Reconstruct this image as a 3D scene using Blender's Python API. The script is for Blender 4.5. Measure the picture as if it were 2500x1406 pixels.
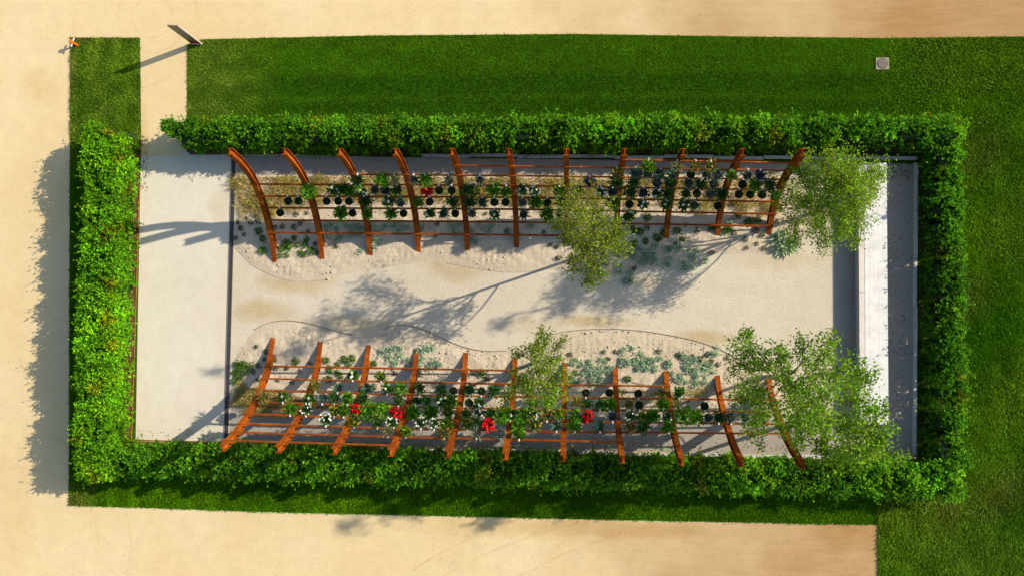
import bpy, math
import numpy as np
from mathutils import Vector, Matrix, noise

for o in list(bpy.data.objects):
    bpy.data.objects.remove(o)
scene = bpy.context.scene
COL = scene.collection
rng = np.random.default_rng(7)

# ------------------------------------------------------------------ camera
F, CX, CY, NX, NY, CAMH, SLOPE = 1944.0, 1250.0, 703.0, 1390.0, 787.0, 42.0, 0.0125
_d = np.array([NX - CX, -(NY - CY), -F]); _d /= np.linalg.norm(_d)
_up = -_d
_x = np.array([1, -SLOPE, 0.0]); _x -= _up * _x.dot(_up); _x /= np.linalg.norm(_x)
RW = np.stack([_x, np.cross(_up, _x), _up], 0)          # camera axes -> world axes


def at(px, py, z=0.0):
    """World point at height z seen at photo pixel (px, py)."""
    w = RW @ np.array([px - CX, -(py - CY), -F])
    t = (z - CAMH) / w[2]
    return np.array([w[0] * t, w[1] * t, z])


def pix(P):
    c = RW.T @ (np.asarray(P, float) - np.array([0, 0, CAMH]))
    return CX + c[0] / -c[2] * F, CY - c[1] / -c[2] * F


cam = bpy.data.cameras.new('camera')
cam.sensor_width = 36.0
cam.lens = 36.0 * F / 2500.0
cam.clip_end = 2000
camo = bpy.data.objects.new('camera', cam)
COL.objects.link(camo)
M = Matrix.Identity(4)
for i in range(3):
    for j in range(3):
        M[i][j] = RW[i][j]
M[2][3] = CAMH
camo.matrix_world = M
scene.camera = camo

# ------------------------------------------------------------------ light
SUN_EL = math.radians(29.2)
SX, SY = 0.942, 0.336                                    # horizontal direction towards the sun
world = bpy.data.worlds.new('World')
scene.world = world
world.use_nodes = True
wn = world.node_tree
bg = wn.nodes['Background']
sky = wn.nodes.new('ShaderNodeTexSky')
sky.sky_type = 'NISHITA'
sky.sun_disc = False
sky.sun_elevation = SUN_EL
sky.sun_rotation = math.atan2(SX, SY)
wn.links.new(sky.outputs[0], bg.inputs[0])
bg.inputs[1].default_value = 0.14
sun = bpy.data.lights.new('sun', 'SUN')
sun.energy = 5.0
sun.angle = math.radians(0.55)
sun.color = (1.0, 0.90, 0.74)
suno = bpy.data.objects.new('sun', sun)
COL.objects.link(suno)
suno.rotation_euler = Vector((-SX * math.cos(SUN_EL), -SY * math.cos(SUN_EL), -math.sin(SUN_EL))).to_track_quat('-Z', 'Y').to_euler()
suno.location = (30, 12, 30)
scene.view_settings.view_transform = 'Standard'
scene.view_settings.look = 'None'
scene.view_settings.gamma = 1.0
scene.view_settings.use_curve_mapping = False
scene.view_settings.exposure = 0.57
scene.render.engine = 'CYCLES'
scene.cycles.max_bounces = 6
scene.cycles.transparent_max_bounces = 6

# ------------------------------------------------------------------ materials


class NT:
    def __init__(s, name):
        s.m = bpy.data.materials.new(name)
        s.m.use_nodes = True
        s.t = s.m.node_tree
        s.b = s.t.nodes['Principled BSDF']
        s.out = s.t.nodes['Material Output']
        s.b.inputs['Specular IOR Level'].default_value = 0.25
        s.geo = None

    def n(s, k, **kw):
        nd = s.t.nodes.new('ShaderNode' + k)
        for a, v in kw.items():
            setattr(nd, a, v)
        return nd

    def l(s, a, b):
        s.t.links.new(a, b)

    def pos(s):
        if s.geo is None:
            s.geo = s.n('NewGeometry')
        return s.geo.outputs['Position']

    def noise(s, scale, detail=4, rough=0.55, dist=0.0, vec=None):
        nd = s.n('TexNoise')
        nd.inputs['Scale'].default_value = scale
        nd.inputs['Detail'].default_value = detail
        nd.inputs['Roughness'].default_value = rough
        nd.inputs['Distortion'].default_value = dist
        s.l(vec or s.pos(), nd.inputs['Vector'])
        return nd.outputs['Fac']

    def ramp(s, fac, stops):
        r = s.n('ValToRGB')
        cr = r.color_ramp
        while len(cr.elements) < len(stops):
            cr.elements.new(0.5)
        for e, (p, c) in zip(cr.elements, stops):
            e.position = p
            e.color = (*c, 1) if len(c) == 3 else c
        s.l(fac, r.inputs[0])
        return r.outputs[0]

    def mix(s, fac, a, b, mode='MIX'):
        m = s.n('Mix', data_type='RGBA', blend_type=mode)
        for sock, v in ((m.inputs[0], fac), (m.inputs[6], a), (m.inputs[7], b)):
            if isinstance(v, (int, float)):
                sock.default_value = v
            elif isinstance(v, tuple):
                sock.default_value = (*v, 1)
            else:
                s.l(v, sock)
        return m.outputs[2]

    def math(s, op, a, b=0.0, clamp=False):
        m = s.n('Math', operation=op, use_clamp=clamp)
        for sock, v in ((m.inputs[0], a), (m.inputs[1], b)):
            if isinstance(v, (int, float)):
                sock.default_value = v
            else:
                s.l(v, sock)
        return m.outputs[0]

    def bump(s, h, strength=0.3, dist=0.05):
        b = s.n('Bump')
        b.inputs['Strength'].default_value = strength
        b.inputs['Distance'].default_value = dist
        s.l(h, b.inputs['Height'])
        s.l(b.outputs[0], s.b.inputs['Normal'])

    def base(s, c):
        if isinstance(c, tuple):
            s.b.inputs['Base Color'].default_value = (*c, 1)
        else:
            s.l(c, s.b.inputs['Base Color'])

    def rough(s, v):
        s.b.inputs['Roughness'].default_value = v

    def stain(s, col, spots, tint):
        """Damp or worn patches: spots = (x, y, rx, ry, strength) in metres, ragged outline."""
        sep = s.n('SeparateXYZ')
        s.l(s.pos(), sep.inputs[0])
        wob = s.noise(0.7, 5, 0.65)
        for (x, y, rx, ry, k) in spots:
            dx = s.math('DIVIDE', s.math('SUBTRACT', sep.outputs[0], x), rx)
            dy = s.math('DIVIDE', s.math('SUBTRACT', sep.outputs[1], y), ry)
            d = s.math('ADD', s.math('MULTIPLY', dx, dx), s.math('MULTIPLY', dy, dy))
            d = s.math('ADD', d, s.math('MULTIPLY', s.math('SUBTRACT', wob, 0.5), 2.2))
            f = s.math('MULTIPLY', s.math('SUBTRACT', 1.0, d, True), k)
            col = s.mix(f, col, tint, 'MULTIPLY')
        return col


def _rings(s, col, L):
    """Faint tyre tracks: arcs of circles (x, y, radius, half width, strength)."""
    if not L:
        return col
    sep = s.n('SeparateXYZ')
    s.l(s.pos(), sep.inputs[0])
    wob = s.noise(0.9, 5, 0.7)
    for (x, y, rad, w, k) in L:
        dx = s.math('SUBTRACT', sep.outputs[0], x)
        dy = s.math('SUBTRACT', sep.outputs[1], y)
        d = s.math('SQRT', s.math('ADD', s.math('MULTIPLY', dx, dx), s.math('MULTIPLY', dy, dy)))
        d = s.math('DIVIDE', s.math('ABSOLUTE', s.math('SUBTRACT', d, rad)), w)
        f = s.math('SUBTRACT', 1.0, d, True)
        f = s.math('MULTIPLY', s.math('MULTIPLY', f, s.math('MULTIPLY', s.math('SUBTRACT', wob, 0.38, True), 3.0, True)), k, True)
        col = s.mix(f, col, (0.72, 0.62, 0.45), 'MULTIPLY')
    return col


NT.rings = _rings


def sand_material(name, a, b, grain, gscale=16, bump=0.25, warm=None, spots=(), tint=(0.8, 0.68, 0.45), rings=()):
    m = NT(name)
    big = m.noise(0.12, 4, 0.6)
    mid = m.noise(1.3, 5, 0.65)
    fine = m.noise(gscale, 3, 0.8)
    c = m.mix(m.ramp(big, [(0.35, (0, 0, 0)), (0.68, (1, 1, 1))]), a, b)
    c = m.mix(0.20, c, m.ramp(mid, [(0.25, (0.55, 0.5, 0.42)), (0.75, (1.15, 1.12, 1.05))]), 'MULTIPLY')
    c = m.mix(grain, c, m.ramp(fine, [(0.3, (0.45, 0.42, 0.38)), (0.7, (1.35, 1.32, 1.28))]), 'MULTIPLY')
    if warm:
        sep = m.n('SeparateXYZ')
        m.l(m.pos(), sep.inputs[0])
        t = m.math('ADD', m.math('MULTIPLY', sep.outputs[0], 0.030), m.math('MULTIPLY', m.math('SUBTRACT', m.noise(0.2, 4), 0.5), 0.9))
        t = m.ramp(m.math('ADD', t, 0.42), [(0.25, (0, 0, 0)), (0.95, (1, 1, 1))])
        streak = m.n('Mapping')
        streak.inputs['Scale'].default_value = (0.35, 2.4, 1)
        m.l(m.pos(), streak.inputs[0])
        w2 = m.mix(0.30, warm, m.ramp(m.noise(1.6, 5, 0.7, 0.0, streak.outputs[0]), [(0.3, (0.55, 0.5, 0.42)), (0.7, (1.3, 1.3, 1.3))]), 'MULTIPLY')
        w2 = m.mix(grain, w2, m.ramp(fine, [(0.3, (0.4, 0.38, 0.35)), (0.7, (1.4, 1.38, 1.3))]), 'MULTIPLY')
        c = m.mix(t, c, w2)
    c = m.stain(c, spots, tint)
    c = m.rings(c, rings)
    m.base(c)
    m.rough(0.95)
    m.b.inputs['Specular IOR Level'].default_value = 0.08
    m.bump(m.math('ADD', m.math('MULTIPLY', fine, 0.5), mid), bump, 0.03)
    return m.m


def W(px, py):
    return at(px, py)[:2]


def spots_px(L):
    return [(*W(x, y), rx, ry, k) for (x, y, rx, ry, k) in L]


MAT = {}
MAT['sand'] = sand_material('golden_sand', (0.64, 0.515, 0.30), (0.60, 0.455, 0.235), 0.16, 9, 0.2, warm=(0.375, 0.225, 0.10),
                            spots=spots_px([(95, 215, 1.4, 1.2, .35), (350, 340, .35, 2.2, .45), (1300, 1285, 9, .8, .35), (2100, 1300, 2.5, 1.4, .4),
                                            (2230, 60, 2.4, 1.6, .35), (1500, 1290, 8, .5, .4), (30, 1230, 1.5, 5, .15)]),
                            rings=[(*W(372, 43), 1.15, .10, .5), (*W(372, 43), 2.0, .10, .45), (*W(330, 60), 3.6, .12, .35), (*W(60, 1330), 4.2, .12, .4), (*W(60, 1330), 6.0, .14, .4),
                                   (*W(1750, 2600), 27.5, .10, .6), (*W(1750, 2600), 28.6, .10, .6), (*W(1900, 2500), 25.2, .08, .6), (*W(1900, -1500), 33.5, .10, .5), (*W(1600, -1500), 34.3, .10, .5)])
MAT['court'] = sand_material('pale_court_gravel', (0.615, 0.565, 0.465), (0.575, 0.52, 0.41), 0.14, 11, 0.2,
                             spots=spots_px([(540, 500, .8, 1.2, .35), (450, 540, 2, .6, .12), (540, 900, .5, 6, .12)]))
MAT['path'] = sand_material('central_path_gravel', (0.56, 0.505, 0.40), (0.52, 0.455, 0.345), 0.40, 13, 0.5,
                            spots=spots_px([(720, 690, 2.4, .8, .75), (640, 760, 2.0, .8, .7), (1110, 655, 2.2, .9, .6), (850, 790, 3.5, .6, .5),
                                            (1450, 785, 2.4, .45, .75), (1720, 825, 2.2, .5, .75), (1900, 635, 3.0, .6, .4), (1580, 690, 2, .5, .3),
                                            (2040, 700, .3, 5, .25), (1300, 790, 1.6, .5, .3)]))
MAT['bed'] = sand_material('bed_sand', (0.53, 0.45, 0.335), (0.475, 0.395, 0.285), 0.34, 10, 0.5)
MAT['backpath'] = sand_material('shade_darkened_gravel', (0.35, 0.315, 0.27), (0.30, 0.27, 0.23), 0.45, 14, 0.4)  # grey gravel, its colour also darkened to carry hedge and bench shade


def simple(name, c, rough=0.7, nscale=6.0, var=0.35, bump=0.0, metallic=0.0):
    m = NT(name)
    f = m.noise(nscale, 5, 0.6)
    m.base(m.mix(var, c, m.ramp(f, [(0.3, (0.35, 0.33, 0.3)), (0.7, (1.35, 1.3, 1.3))]), 'MULTIPLY'))
    m.rough(rough)
    m.b.inputs['Metallic'].default_value = metallic
    if bump:
        m.bump(f, bump, 0.02)
    return m.m


def rust():
    m = NT('weathered_rust_steel')
    a = m.noise(1.1, 5, 0.65)
    b = m.noise(9, 5, 0.7)
    mp = m.n('Mapping')
    mp.inputs['Scale'].default_value = (2.2, 2.2, 0.7)
    m.l(m.pos(), mp.inputs[0])
    st = m.noise(2.5, 4, 0.7, 0.4, mp.outputs[0])
    c = m.ramp(a, [(0.22, (0.105, 0.022, 0.007)), (0.5, (0.24, 0.056, 0.007)), (0.8, (0.42, 0.125, 0.008))])
    c = m.mix(0.65, c, m.ramp(b, [(0.3, (0.35, 0.3, 0.3)), (0.66, (1.4, 1.35, 1.2))]), 'MULTIPLY')
    c = m.mix(m.ramp(st, [(0.56, (0, 0, 0)), (0.74, (0.7, 0.7, 0.7))]), c, (0.075, 0.020, 0.012))
    m.base(c)
    m.rough(0.85)
    m.b.inputs['Specular IOR Level'].default_value = 0.06
    m.bump(b, 0.25, 0.01)
    return m.m


MAT['rust'] = rust()
MAT['stone'] = simple('pale_kerb_stone', (0.50, 0.475, 0.43), 0.8, 8, 0.3, 0.15)
MAT['concrete'] = simple('grey_concrete', (0.36, 0.34, 0.315), 0.85, 5, 0.3, 0.15)
MAT['cap'] = simple('cap_stone', (0.60, 0.54, 0.47), 0.8, 5, 0.2, 0.1)
MAT['plank'] = simple('bleached_white_wood', (0.65, 0.63, 0.585), 0.75, 2.2, 0.26, 0.1)
MAT['soil'] = simple('brown_leaf_mulch', (0.15, 0.075, 0.04), 0.95, 7, 0.9, 0.6)
MAT['lawnbase'] = simple('lawn_thatch', (0.034, 0.095, 0.004), 0.95, 5, 0.6, 0.5)
MAT['lawnbase'].node_tree.nodes['Principled BSDF'].inputs['Specular IOR Level'].default_value = 0.02
MAT['dark'] = simple('dark_steel_grating', (0.055, 0.052, 0.06), 0.6, 12, 0.5)
MAT['pot'] = simple('black_plastic_pot', (0.03, 0.03, 0.035), 0.45, 10, 0.4)
MAT['potsoil'] = simple('potting_soil', (0.030, 0.024, 0.016), 0.95, 20, 0.8, 0.6)
MAT['clip'] = simple('pale_plastic_clip', (0.62, 0.62, 0.70), 0.5, 10, 0.15)
MAT['twig'] = simple('brown_twig_bark', (0.15, 0.115, 0.06), 0.9, 5, 0.6)
MAT['bark'] = simple('pale_birch_bark', (0.33, 0.28, 0.20), 0.85, 5, 0.7, 0.3)
MAT['stem'] = simple('brown_hedge_stem', (0.10, 0.065, 0.035), 0.9, 8, 0.6)
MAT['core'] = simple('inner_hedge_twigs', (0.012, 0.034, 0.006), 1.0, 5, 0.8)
MAT['orange'] = simple('orange_enamel', (0.78, 0.13, 0.012), 0.45, 6, 0.2)
MAT['white'] = simple('white_enamel', (0.75, 0.74, 0.68), 0.5, 8, 0.15)
MAT['red'] = simple('red_enamel_band', (0.50, 0.03, 0.012), 0.4, 4, 0.15)
MAT['cover'] = simple('brown_cast_iron', (0.15, 0.12, 0.10), 0.7, 14, 0.4, 0.2)
MAT['frame'] = simple('sandy_concrete_frame', (0.30, 0.25, 0.18), 0.9, 7, 0.3, 0.2)
MAT['edging'] = simple('thin_rust_edging', (0.33, 0.13, 0.03), 0.7, 4, 0.6)
MAT['bededge'] = simple('grey_bed_edging', (0.22, 0.18, 0.14), 0.8, 4, 0.5)
MAT['paleedge'] = simple('sandy_bed_edging', (0.42, 0.34, 0.25), 0.8, 4, 0.4)
MAT['pebble'] = simple('pale_pebbles', (0.50, 0.42, 0.33), 0.95, 9, 0.4)
MAT['slabgrey'] = simple('plain_slab_grey', (0.16, 0.165, 0.165), 0.7, 5, 0.4)
tm = NT('tinted_glass_panel')
tm.base((0.13, 0.095, 0.05))
tm.rough(0.3)
tm.b.inputs['Alpha'].default_value = 0.82
tm.b.inputs['Specular IOR Level'].default_value = 0.2
MAT['glass'] = tm.m


def leafmat(name, trans=0.3, rough=0.5, spec=0.25):
    m = NT(name)
    at_ = m.n('Attribute', attribute_name='col')
    v = m.noise(1.7, 3)
    c = m.mix(0.45, at_.outputs['Color'], m.ramp(v, [(0.3, (0.6, 0.62, 0.6)), (0.7, (1.3, 1.25, 1.2))]), 'MULTIPLY')
    m.base(c)
    m.rough(rough)
    m.b.inputs['Specular IOR Level'].default_value = spec
    t = m.n('BsdfTranslucent')
    m.l(m.mix(1.0, c, (1.35, 1.35, 0.55), 'MULTIPLY'), t.inputs[0])
    mx = m.n('MixShader')
    mx.inputs[0].default_value = trans
    m.l(m.b.outputs[0], mx.inputs[1])
    m.l(t.outputs[0], mx.inputs[2])
    m.l(mx.outputs[0], m.out.inputs[0])
    return m.m


MAT['leaf'] = leafmat('green_leaf', 0.36, 0.6, 0.09)
MAT['petal'] = leafmat('flower_petal', 0.2, 0.6, 0.15)
MAT['grass'] = leafmat('grass_blade', 0.35, 0.7, 0.06)

# ------------------------------------------------------------------ mesh helpers


def link(name, me, mat, parent=None, label=None, cat=None, group=None, kind=None):
    o = bpy.data.objects.new(name, me)
    COL.objects.link(o)
    if me is not None and mat is not None and len(me.materials) == 0:
        me.materials.append(MAT[mat] if isinstance(mat, str) else mat)
    if parent is not None:
        o.parent = parent
    tag(o, label, cat, group, kind)
    return o


def tag(o, label=None, cat=None, group=None, kind=None):
    for k, v in (('label', label), ('category', cat), ('group', group), ('kind', kind)):
        if v:
            o[k] = v
    return o


def thing(name, loc, label, cat, group=None, rz=0.0):
    o = link(name, None, None, None, label, cat, group)
    o.location = tuple(float(v) for v in loc)
    o.rotation_euler[2] = rz
    o.empty_display_size = 0.2
    return o


def quads(name, V, Q, C=None, smooth=False):
    V = np.asarray(V, np.float32).reshape(-1, 3)
    Q = np.asarray(Q, np.int32)
    k = Q.shape[1]
    me = bpy.data.meshes.new(name)
    me.vertices.add(len(V))
    me.vertices.foreach_set('co', V.ravel())
    me.loops.add(Q.size)
    me.loops.foreach_set('vertex_index', Q.ravel())
    me.polygons.add(len(Q))
    me.polygons.foreach_set('loop_start', np.arange(0, Q.size, k, dtype=np.int32))
    if smooth:
        me.polygons.foreach_set('use_smooth', np.ones(len(Q), bool))
    if C is not None:
        a = me.attributes.new('col', 'FLOAT_COLOR', 'POINT')
        C4 = np.ones((len(V), 4), np.float32)
        C4[:, :3] = C
        a.data.foreach_set('color', C4.ravel())
    me.update(calc_edges=True)
    return me


def pymesh(name, V, Fc, smooth=False):
    me = bpy.data.meshes.new(name)
    me.from_pydata([tuple(map(float, v)) for v in V], [], [tuple(int(i) for i in f) for f in Fc])
    if smooth:
        for p in me.polygons:
            p.use_smooth = True
    me.update()
    return me


class MB:
    """Collects solids into one mesh."""

    def __init__(s):
        s.v, s.f = [], []

    def add(s, V, Fc):
        o = len(s.v)
        s.v += [tuple(v) for v in V]
        s.f += [tuple(i + o for i in f) for f in Fc]
        return s

    def box(s, lo, hi, bev=0.0):
        x0, y0, z0 = lo
        x1, y1, z1 = hi
        if bev <= 0:
            V = [(x0, y0, z0), (x1, y0, z0), (x1, y1, z0), (x0, y1, z0), (x0, y0, z1), (x1, y0, z1), (x1, y1, z1), (x0, y1, z1)]
            Fc = [(0, 3, 2, 1), (4, 5, 6, 7), (0, 1, 5, 4), (1, 2, 6, 5), (2, 3, 7, 6), (3, 0, 4, 7)]
        else:
            b = bev
            V = [(x0, y0, z0), (x1, y0, z0), (x1, y1, z0), (x0, y1, z0), (x0, y0, z1 - b), (x1, y0, z1 - b), (x1, y1, z1 - b), (x0, y1, z1 - b),
                 (x0 + b, y0 + b, z1), (x1 - b, y0 + b, z1), (x1 - b, y1 - b, z1), (x0 + b, y1 - b, z1)]
            Fc = [(0, 3, 2, 1), (8, 9, 10, 11)]
            for i in range(4):
                j = (i + 1) % 4
                Fc += [(i, j, 4 + j, 4 + i), (4 + i, 4 + j, 8 + j, 8 + i)]
        return s.add(V, Fc)

    def lathe(s, prof, n=14, c=(0, 0, 0)):
        V, Fc = [], []
        for (r, z) in prof:
            for i in range(n):
                a = 2 * math.pi * i / n
                V.append((c[0] + r * math.cos(a), c[1] + r * math.sin(a), c[2] + z))
        for k in range(len(prof) - 1):
            for i in range(n):
                j = (i + 1) % n
                Fc.append((k * n + i, k * n + j, (k + 1) * n + j, (k + 1) * n + i))
        Fc.append(tuple(range(n))[::-1])
        Fc.append(tuple((len(prof) - 1) * n + i for i in range(n)))
        return s.add(V, Fc)

    def tube(s, P, Rr, n=6):
        V, Q = tube_np(P, Rr, n)
        s.add(V.tolist(), Q.tolist())
        m = len(P)
        o = len(s.v) - len(V)
        s.f.append(tuple(o + i for i in range(n))[::-1])
        s.f.append(tuple(o + (m - 1) * n + i for i in range(n)))
        return s

    def mesh(s, name, smooth=False):
        return pymesh(name, s.v, s.f, smooth)


def tube_np(P, Rr, n=6):
    P = np.asarray(P, float)
    m = len(P)
    Rr = np.broadcast_to(np.asarray(Rr, float), (m,))
    T = np.gradient(P, axis=0)
    T /= np.linalg.norm(T, axis=1, keepdims=True) + 1e-9
    ref = np.array([0.0, 0.0, 1.0]) if abs(T[:, 2]).mean() < 0.8 else np.array([1.0, 0.0, 0.0])
    U = np.cross(T, ref)
    U /= np.linalg.norm(U, axis=1, keepdims=True) + 1e-9
    Vv = np.cross(T, U)
    a = np.arange(n) * 2 * math.pi / n
    ring = P[:, None, :] + Rr[:, None, None] * (U[:, None, :] * np.cos(a)[None, :, None] + Vv[:, None, :] * np.sin(a)[None, :, None])
    idx = np.arange(m * n).reshape(m, n)
    Q = np.stack([idx[:-1], np.roll(idx, -1, 1)[:-1], np.roll(idx, -1, 1)[1:], idx[1:]], -1).reshape(-1, 4)
    return ring.reshape(-1, 3), Q


def unit(a):
    return a / (np.linalg.norm(a, axis=-1, keepdims=True) + 1e-9)


def leaves(P, D, L, Wd, r, fold=0.25, droop=0.0):
    """Folded diamond leaves: base points P, directions D."""
    n = len(P)
    D = unit(D)
    L = np.broadcast_to(np.asarray(L, float), (n,))[:, None]
    Wd = np.broadcast_to(np.asarray(Wd, float), (n,))[:, None]
    s = unit(np.cross(D, r.normal(size=(n, 3)) + np.array([0, 0, 1.2])))
    nn = np.cross(s, D)
    nn *= np.sign(nn[:, 2:3] + 1e-6)
    mid = P + D * L * 0.5
    tip = P + D * L - np.array([0, 0, 1.0]) * droop * L
    V = np.stack([P, mid + s * Wd * 0.5 + nn * Wd * fold, tip, mid - s * Wd * 0.5 + nn * Wd * fold], 1).reshape(-1, 3)
    return V, np.arange(n * 4).reshape(n, 4)


def colvar(base, n, r, var=0.25, k=4):
    base = np.asarray(base, float)
    f = np.exp(r.normal(0, var, (n, 1)))
    h = r.normal(0, var * 0.35, (n, 1))
    c = base * f
    c = c * np.concatenate([1 + h, np.ones_like(h), 1 - h], 1)
    return np.repeat(np.clip(c, 0.001, 0.95), k, axis=0)


def join(parts):
    Vs, Qs, Cs, o = [], [], [], 0
    for V, Q, C in parts:
        Vs.append(V)
        Qs.append(Q + o)
        Cs.append(C)
        o += len(V)
    return np.concatenate(Vs), np.concatenate(Qs), np.concatenate(Cs)


def inside(poly, X, Y):
    poly = np.asarray(poly)
    c = np.zeros(X.shape, bool)
    n = len(poly)
    j = n - 1
    for i in range(n):
        xi, yi = poly[i][:2]
        xj, yj = poly[j][:2]
        with np.errstate(divide='ignore', invalid='ignore'):
            c ^= ((yi > Y) != (yj > Y)) & (X < (xj - xi) * (Y - yi) / (yj - yi + 1e-12) + xi)
        j = i
    return c


def wave(X, Y, s, seed=0):
    """Cheap smooth noise in [-1, 1]."""
    r = np.random.default_rng(seed)
    o = np.zeros_like(X)
    for k in range(7):
        a = r.uniform(0, 6.28)
        f = s * r.uniform(0.6, 1.9)
        o = o + np.sin(f * (X * math.cos(a) + Y * math.sin(a)) + r.uniform(0, 6.28))
    return o / 7 * 1.6


def sheet(name, pts_px, z, mat, kind='structure', world_pts=None):
    P = [at(*p)[:2] for p in pts_px] if world_pts is None else world_pts
    me = pymesh(name, [(p[0], p[1], z) for p in P], [tuple(range(len(P)))])
    if me.polygons[0].normal.z < 0:
        me.flip_normals()
    return link(name, me, mat, None, None, None, None, kind)


def ordw(i):
    T = ['', 'first', 'second', 'third', 'fourth', 'fifth', 'sixth', 'seventh', 'eighth', 'ninth', 'tenth', 'eleventh', 'twelfth', 'thirteenth',
         'fourteenth', 'fifteenth', 'sixteenth', 'seventeenth', 'eighteenth', 'nineteenth', 'twentieth']
    if i <= 20:
        return T[i]
    tens = {2: 'twenty', 3: 'thirty', 4: 'forty', 5: 'fifty', 6: 'sixty', 7: 'seventy', 8: 'eighty', 9: 'ninety'}
    if i > 100:
        return 'hundred and ' + ordw(i - 100)
    if i == 100:
        return 'hundredth'
    t, u = divmod(i, 10)
    if u == 0:
        return tens[t][:-1] + 'ieth'
    return tens[t] + '-' + T[u]


# ------------------------------------------------------------------ ground
X0, X1, Y0, Y1 = -23.66, 17.62, -6.62, 8.86               # inside of the garden, from edging to kerb
sheet('sand_ground', None, 0.0, 'sand', world_pts=[(-400, -400), (400, -400), (400, 400), (-400, 400)])
LAWN = {
    'left': [(172, 93), (342, 93), (345, 330), (330, 1150), (2143, 1160), (2143, 1280), (1500, 1268), (700, 1250), (168, 1233)],
    'top': [(457, 300), (457, 110), (495, 97), (900, 88), (1400, 84), (1800, 90), (2150, 94), (2500, 90), (2900, 88), (2900, 420), (2200, 400), (1000, 385), (457, 372)],
    'right': [(2240, 395), (2900, 415), (2900, 1900), (2143, 1900), (2143, 1125), (2240, 1125)],
}
for k, p in LAWN.items():
    o = sheet('lawn', p, {'left': 0.012, 'top': 0.013, 'right': 0.017}[k], 'lawnbase')
zz = 0.006
sheet('pale_court', None, zz, 'court', world_pts=[(-23.7, 8.86), (-23.7, -6.62), (-18.3, -6.62), (-18.3, 9.3), (-21.0, 9.3), (-21.3, 8.86)])
sheet('gravel_path', None, zz, 'path', world_pts=[(-18.3, -6.62), (X1, -6.62), (X1, Y1), (-18.3, Y1)])
YB_U = at(1000, 428)[1]
YB_L = at(1000, 1006)[1]
sheet('back_path', None, 0.010, 'backpath', world_pts=[(-18.2, YB_U), (12.5, YB_U), (12.5, Y1), (-18.2, Y1)])  # darker band along the top hedge's shadow, shade put into the colour
sheet('back_path', None, 0.010, 'backpath', world_pts=[(-18.2, Y0), (13.5, Y0), (13.5, YB_L), (-18.2, YB_L)])
sheet('back_path', None, 0.010, 'backpath', world_pts=[(13.58, Y0 + 0.02), (17.6, Y0 + 0.02), (17.6, Y1 - 0.02), (13.58, Y1 - 0.02)])  # darker sheet from the bench's shadow edge to the right hedge, shade in colour
# mulch under the hedges
sheet('soil_strip', None, 0.022, 'soil', world_pts=[(-25.4, 10.0), (-25.4, -8.3), (-23.72, -8.3), (-23.72, 9.6)])
sheet('soil_strip', None, 0.022, 'soil', world_pts=[(-23.72, -8.3), (-23.72, -6.72), (19.0, -6.72), (19.0, -8.3)])
sheet('soil_strip', None, 0.022, 'soil', world_pts=[(-20.9, 8.92), (19.0, 8.92), (19.0, 10.1), (-20.9, 10.1)])
sheet('soil_strip', None, 0.022, 'soil', world_pts=[(17.78, -6.72), (19.0, -6.72), (19.0, 8.92), (17.78, 8.92)])

# sandy beds: bumpy relief
UP_EDGE = [(575, 605), (610, 645), (660, 672), (720, 690), (800, 682), (880, 660), (950, 652), (1025, 638), (1090, 642), (1166, 656), (1244, 667), (1320, 660),
           (1390, 650), (1479, 676), (1584, 658), (1663, 638), (1729, 622), (1821, 618), (1887, 617), (1953, 593), (1990, 575), (2010, 530), (2010, 470)]
LO_EDGE = [(572, 880), (590, 845), (620, 805), (640, 793), (665, 785), (695, 781), (730, 784), (770, 793), (820, 808), (860, 817), (900, 814), (940, 800),
           (970, 793), (1000, 793), (1040, 805), (1090, 830), (1140, 850), (1190, 858), (1240, 855), (1290, 838), (1340, 818), (1380, 808), (1440, 803),
           (1500, 802), (1580, 808), (1660, 822), (1720, 837), (1770, 857), (1820, 885), (1880, 925), (1930, 950), (2000, 965)]
up_poly = [W(*p) for p in [(576, 432), (1000, 428), (2010, 440)] + UP_EDGE[::-1]]
lo_poly = [W(*p) for p in LO_EDGE + [(2005, 1020), (1000, 1004), (566, 990)]]


def bed(name, poly, seed):
    P = np.array(poly)
    st = 0.07
    xs = np.arange(P[:, 0].min(), P[:, 0].max() + st, st)
    ys = np.arange(P[:, 1].min(), P[:, 1].max() + st, st)
    X, Y = np.meshgrid(xs, ys, indexing='ij')
    r = np.random.default_rng(seed)
    Z = 0.045 + 0.018 * wave(X, Y, 5.0, seed) + 0.014 * wave(X, Y, 13.0, seed + 1) + r.normal(0, 0.007, X.shape)
    cl = np.clip(wave(X, Y, 1.1, seed + 2), 0, 1) * np.clip(wave(X, Y, 21, seed + 3), 0, 1)
    Z = Z + 0.06 * cl
    dist = np.full(X.shape, 9.0)
    for i in range(len(P)):
        a, b = P[i], P[(i + 1) % len(P)]
        ab = b - a
        t = np.clip(((X - a[0]) * ab[0] + (Y - a[1]) * ab[1]) / (ab @ ab + 1e-9), 0, 1)
        dist = np.minimum(dist, np.hypot(X - a[0] - t * ab[0], Y - a[1] - t * ab[1]))
    Z = 0.008 + (Z - 0.008) * np.clip(dist / 0.5, 0, 1)
    ins = inside(poly, X[:-1, :-1] + st / 2, Y[:-1, :-1] + st / 2)
    idx = np.arange(X.size).reshape(X.shape)
    Q = np.stack([idx[:-1, :-1], idx[1:, :-1], idx[1:, 1:], idx[:-1, 1:]], -1)[ins]
    used = np.unique(Q)
    mp = np.full(X.size, -1)
    mp[used] = np.arange(len(used))
    V = np.stack([X.ravel(), Y.ravel(), np.maximum(Z.ravel(), 0.0115)], 1)[used]
    V[:, :2] += r.uniform(-0.02, 0.02, (len(V), 2))
    me = quads(name, V, mp[Q], None, True)
    return link(name, me, 'bed', kind='structure')


bed('planting_bed', up_poly, 11)
bed('planting_bed', lo_poly, 23)


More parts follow.
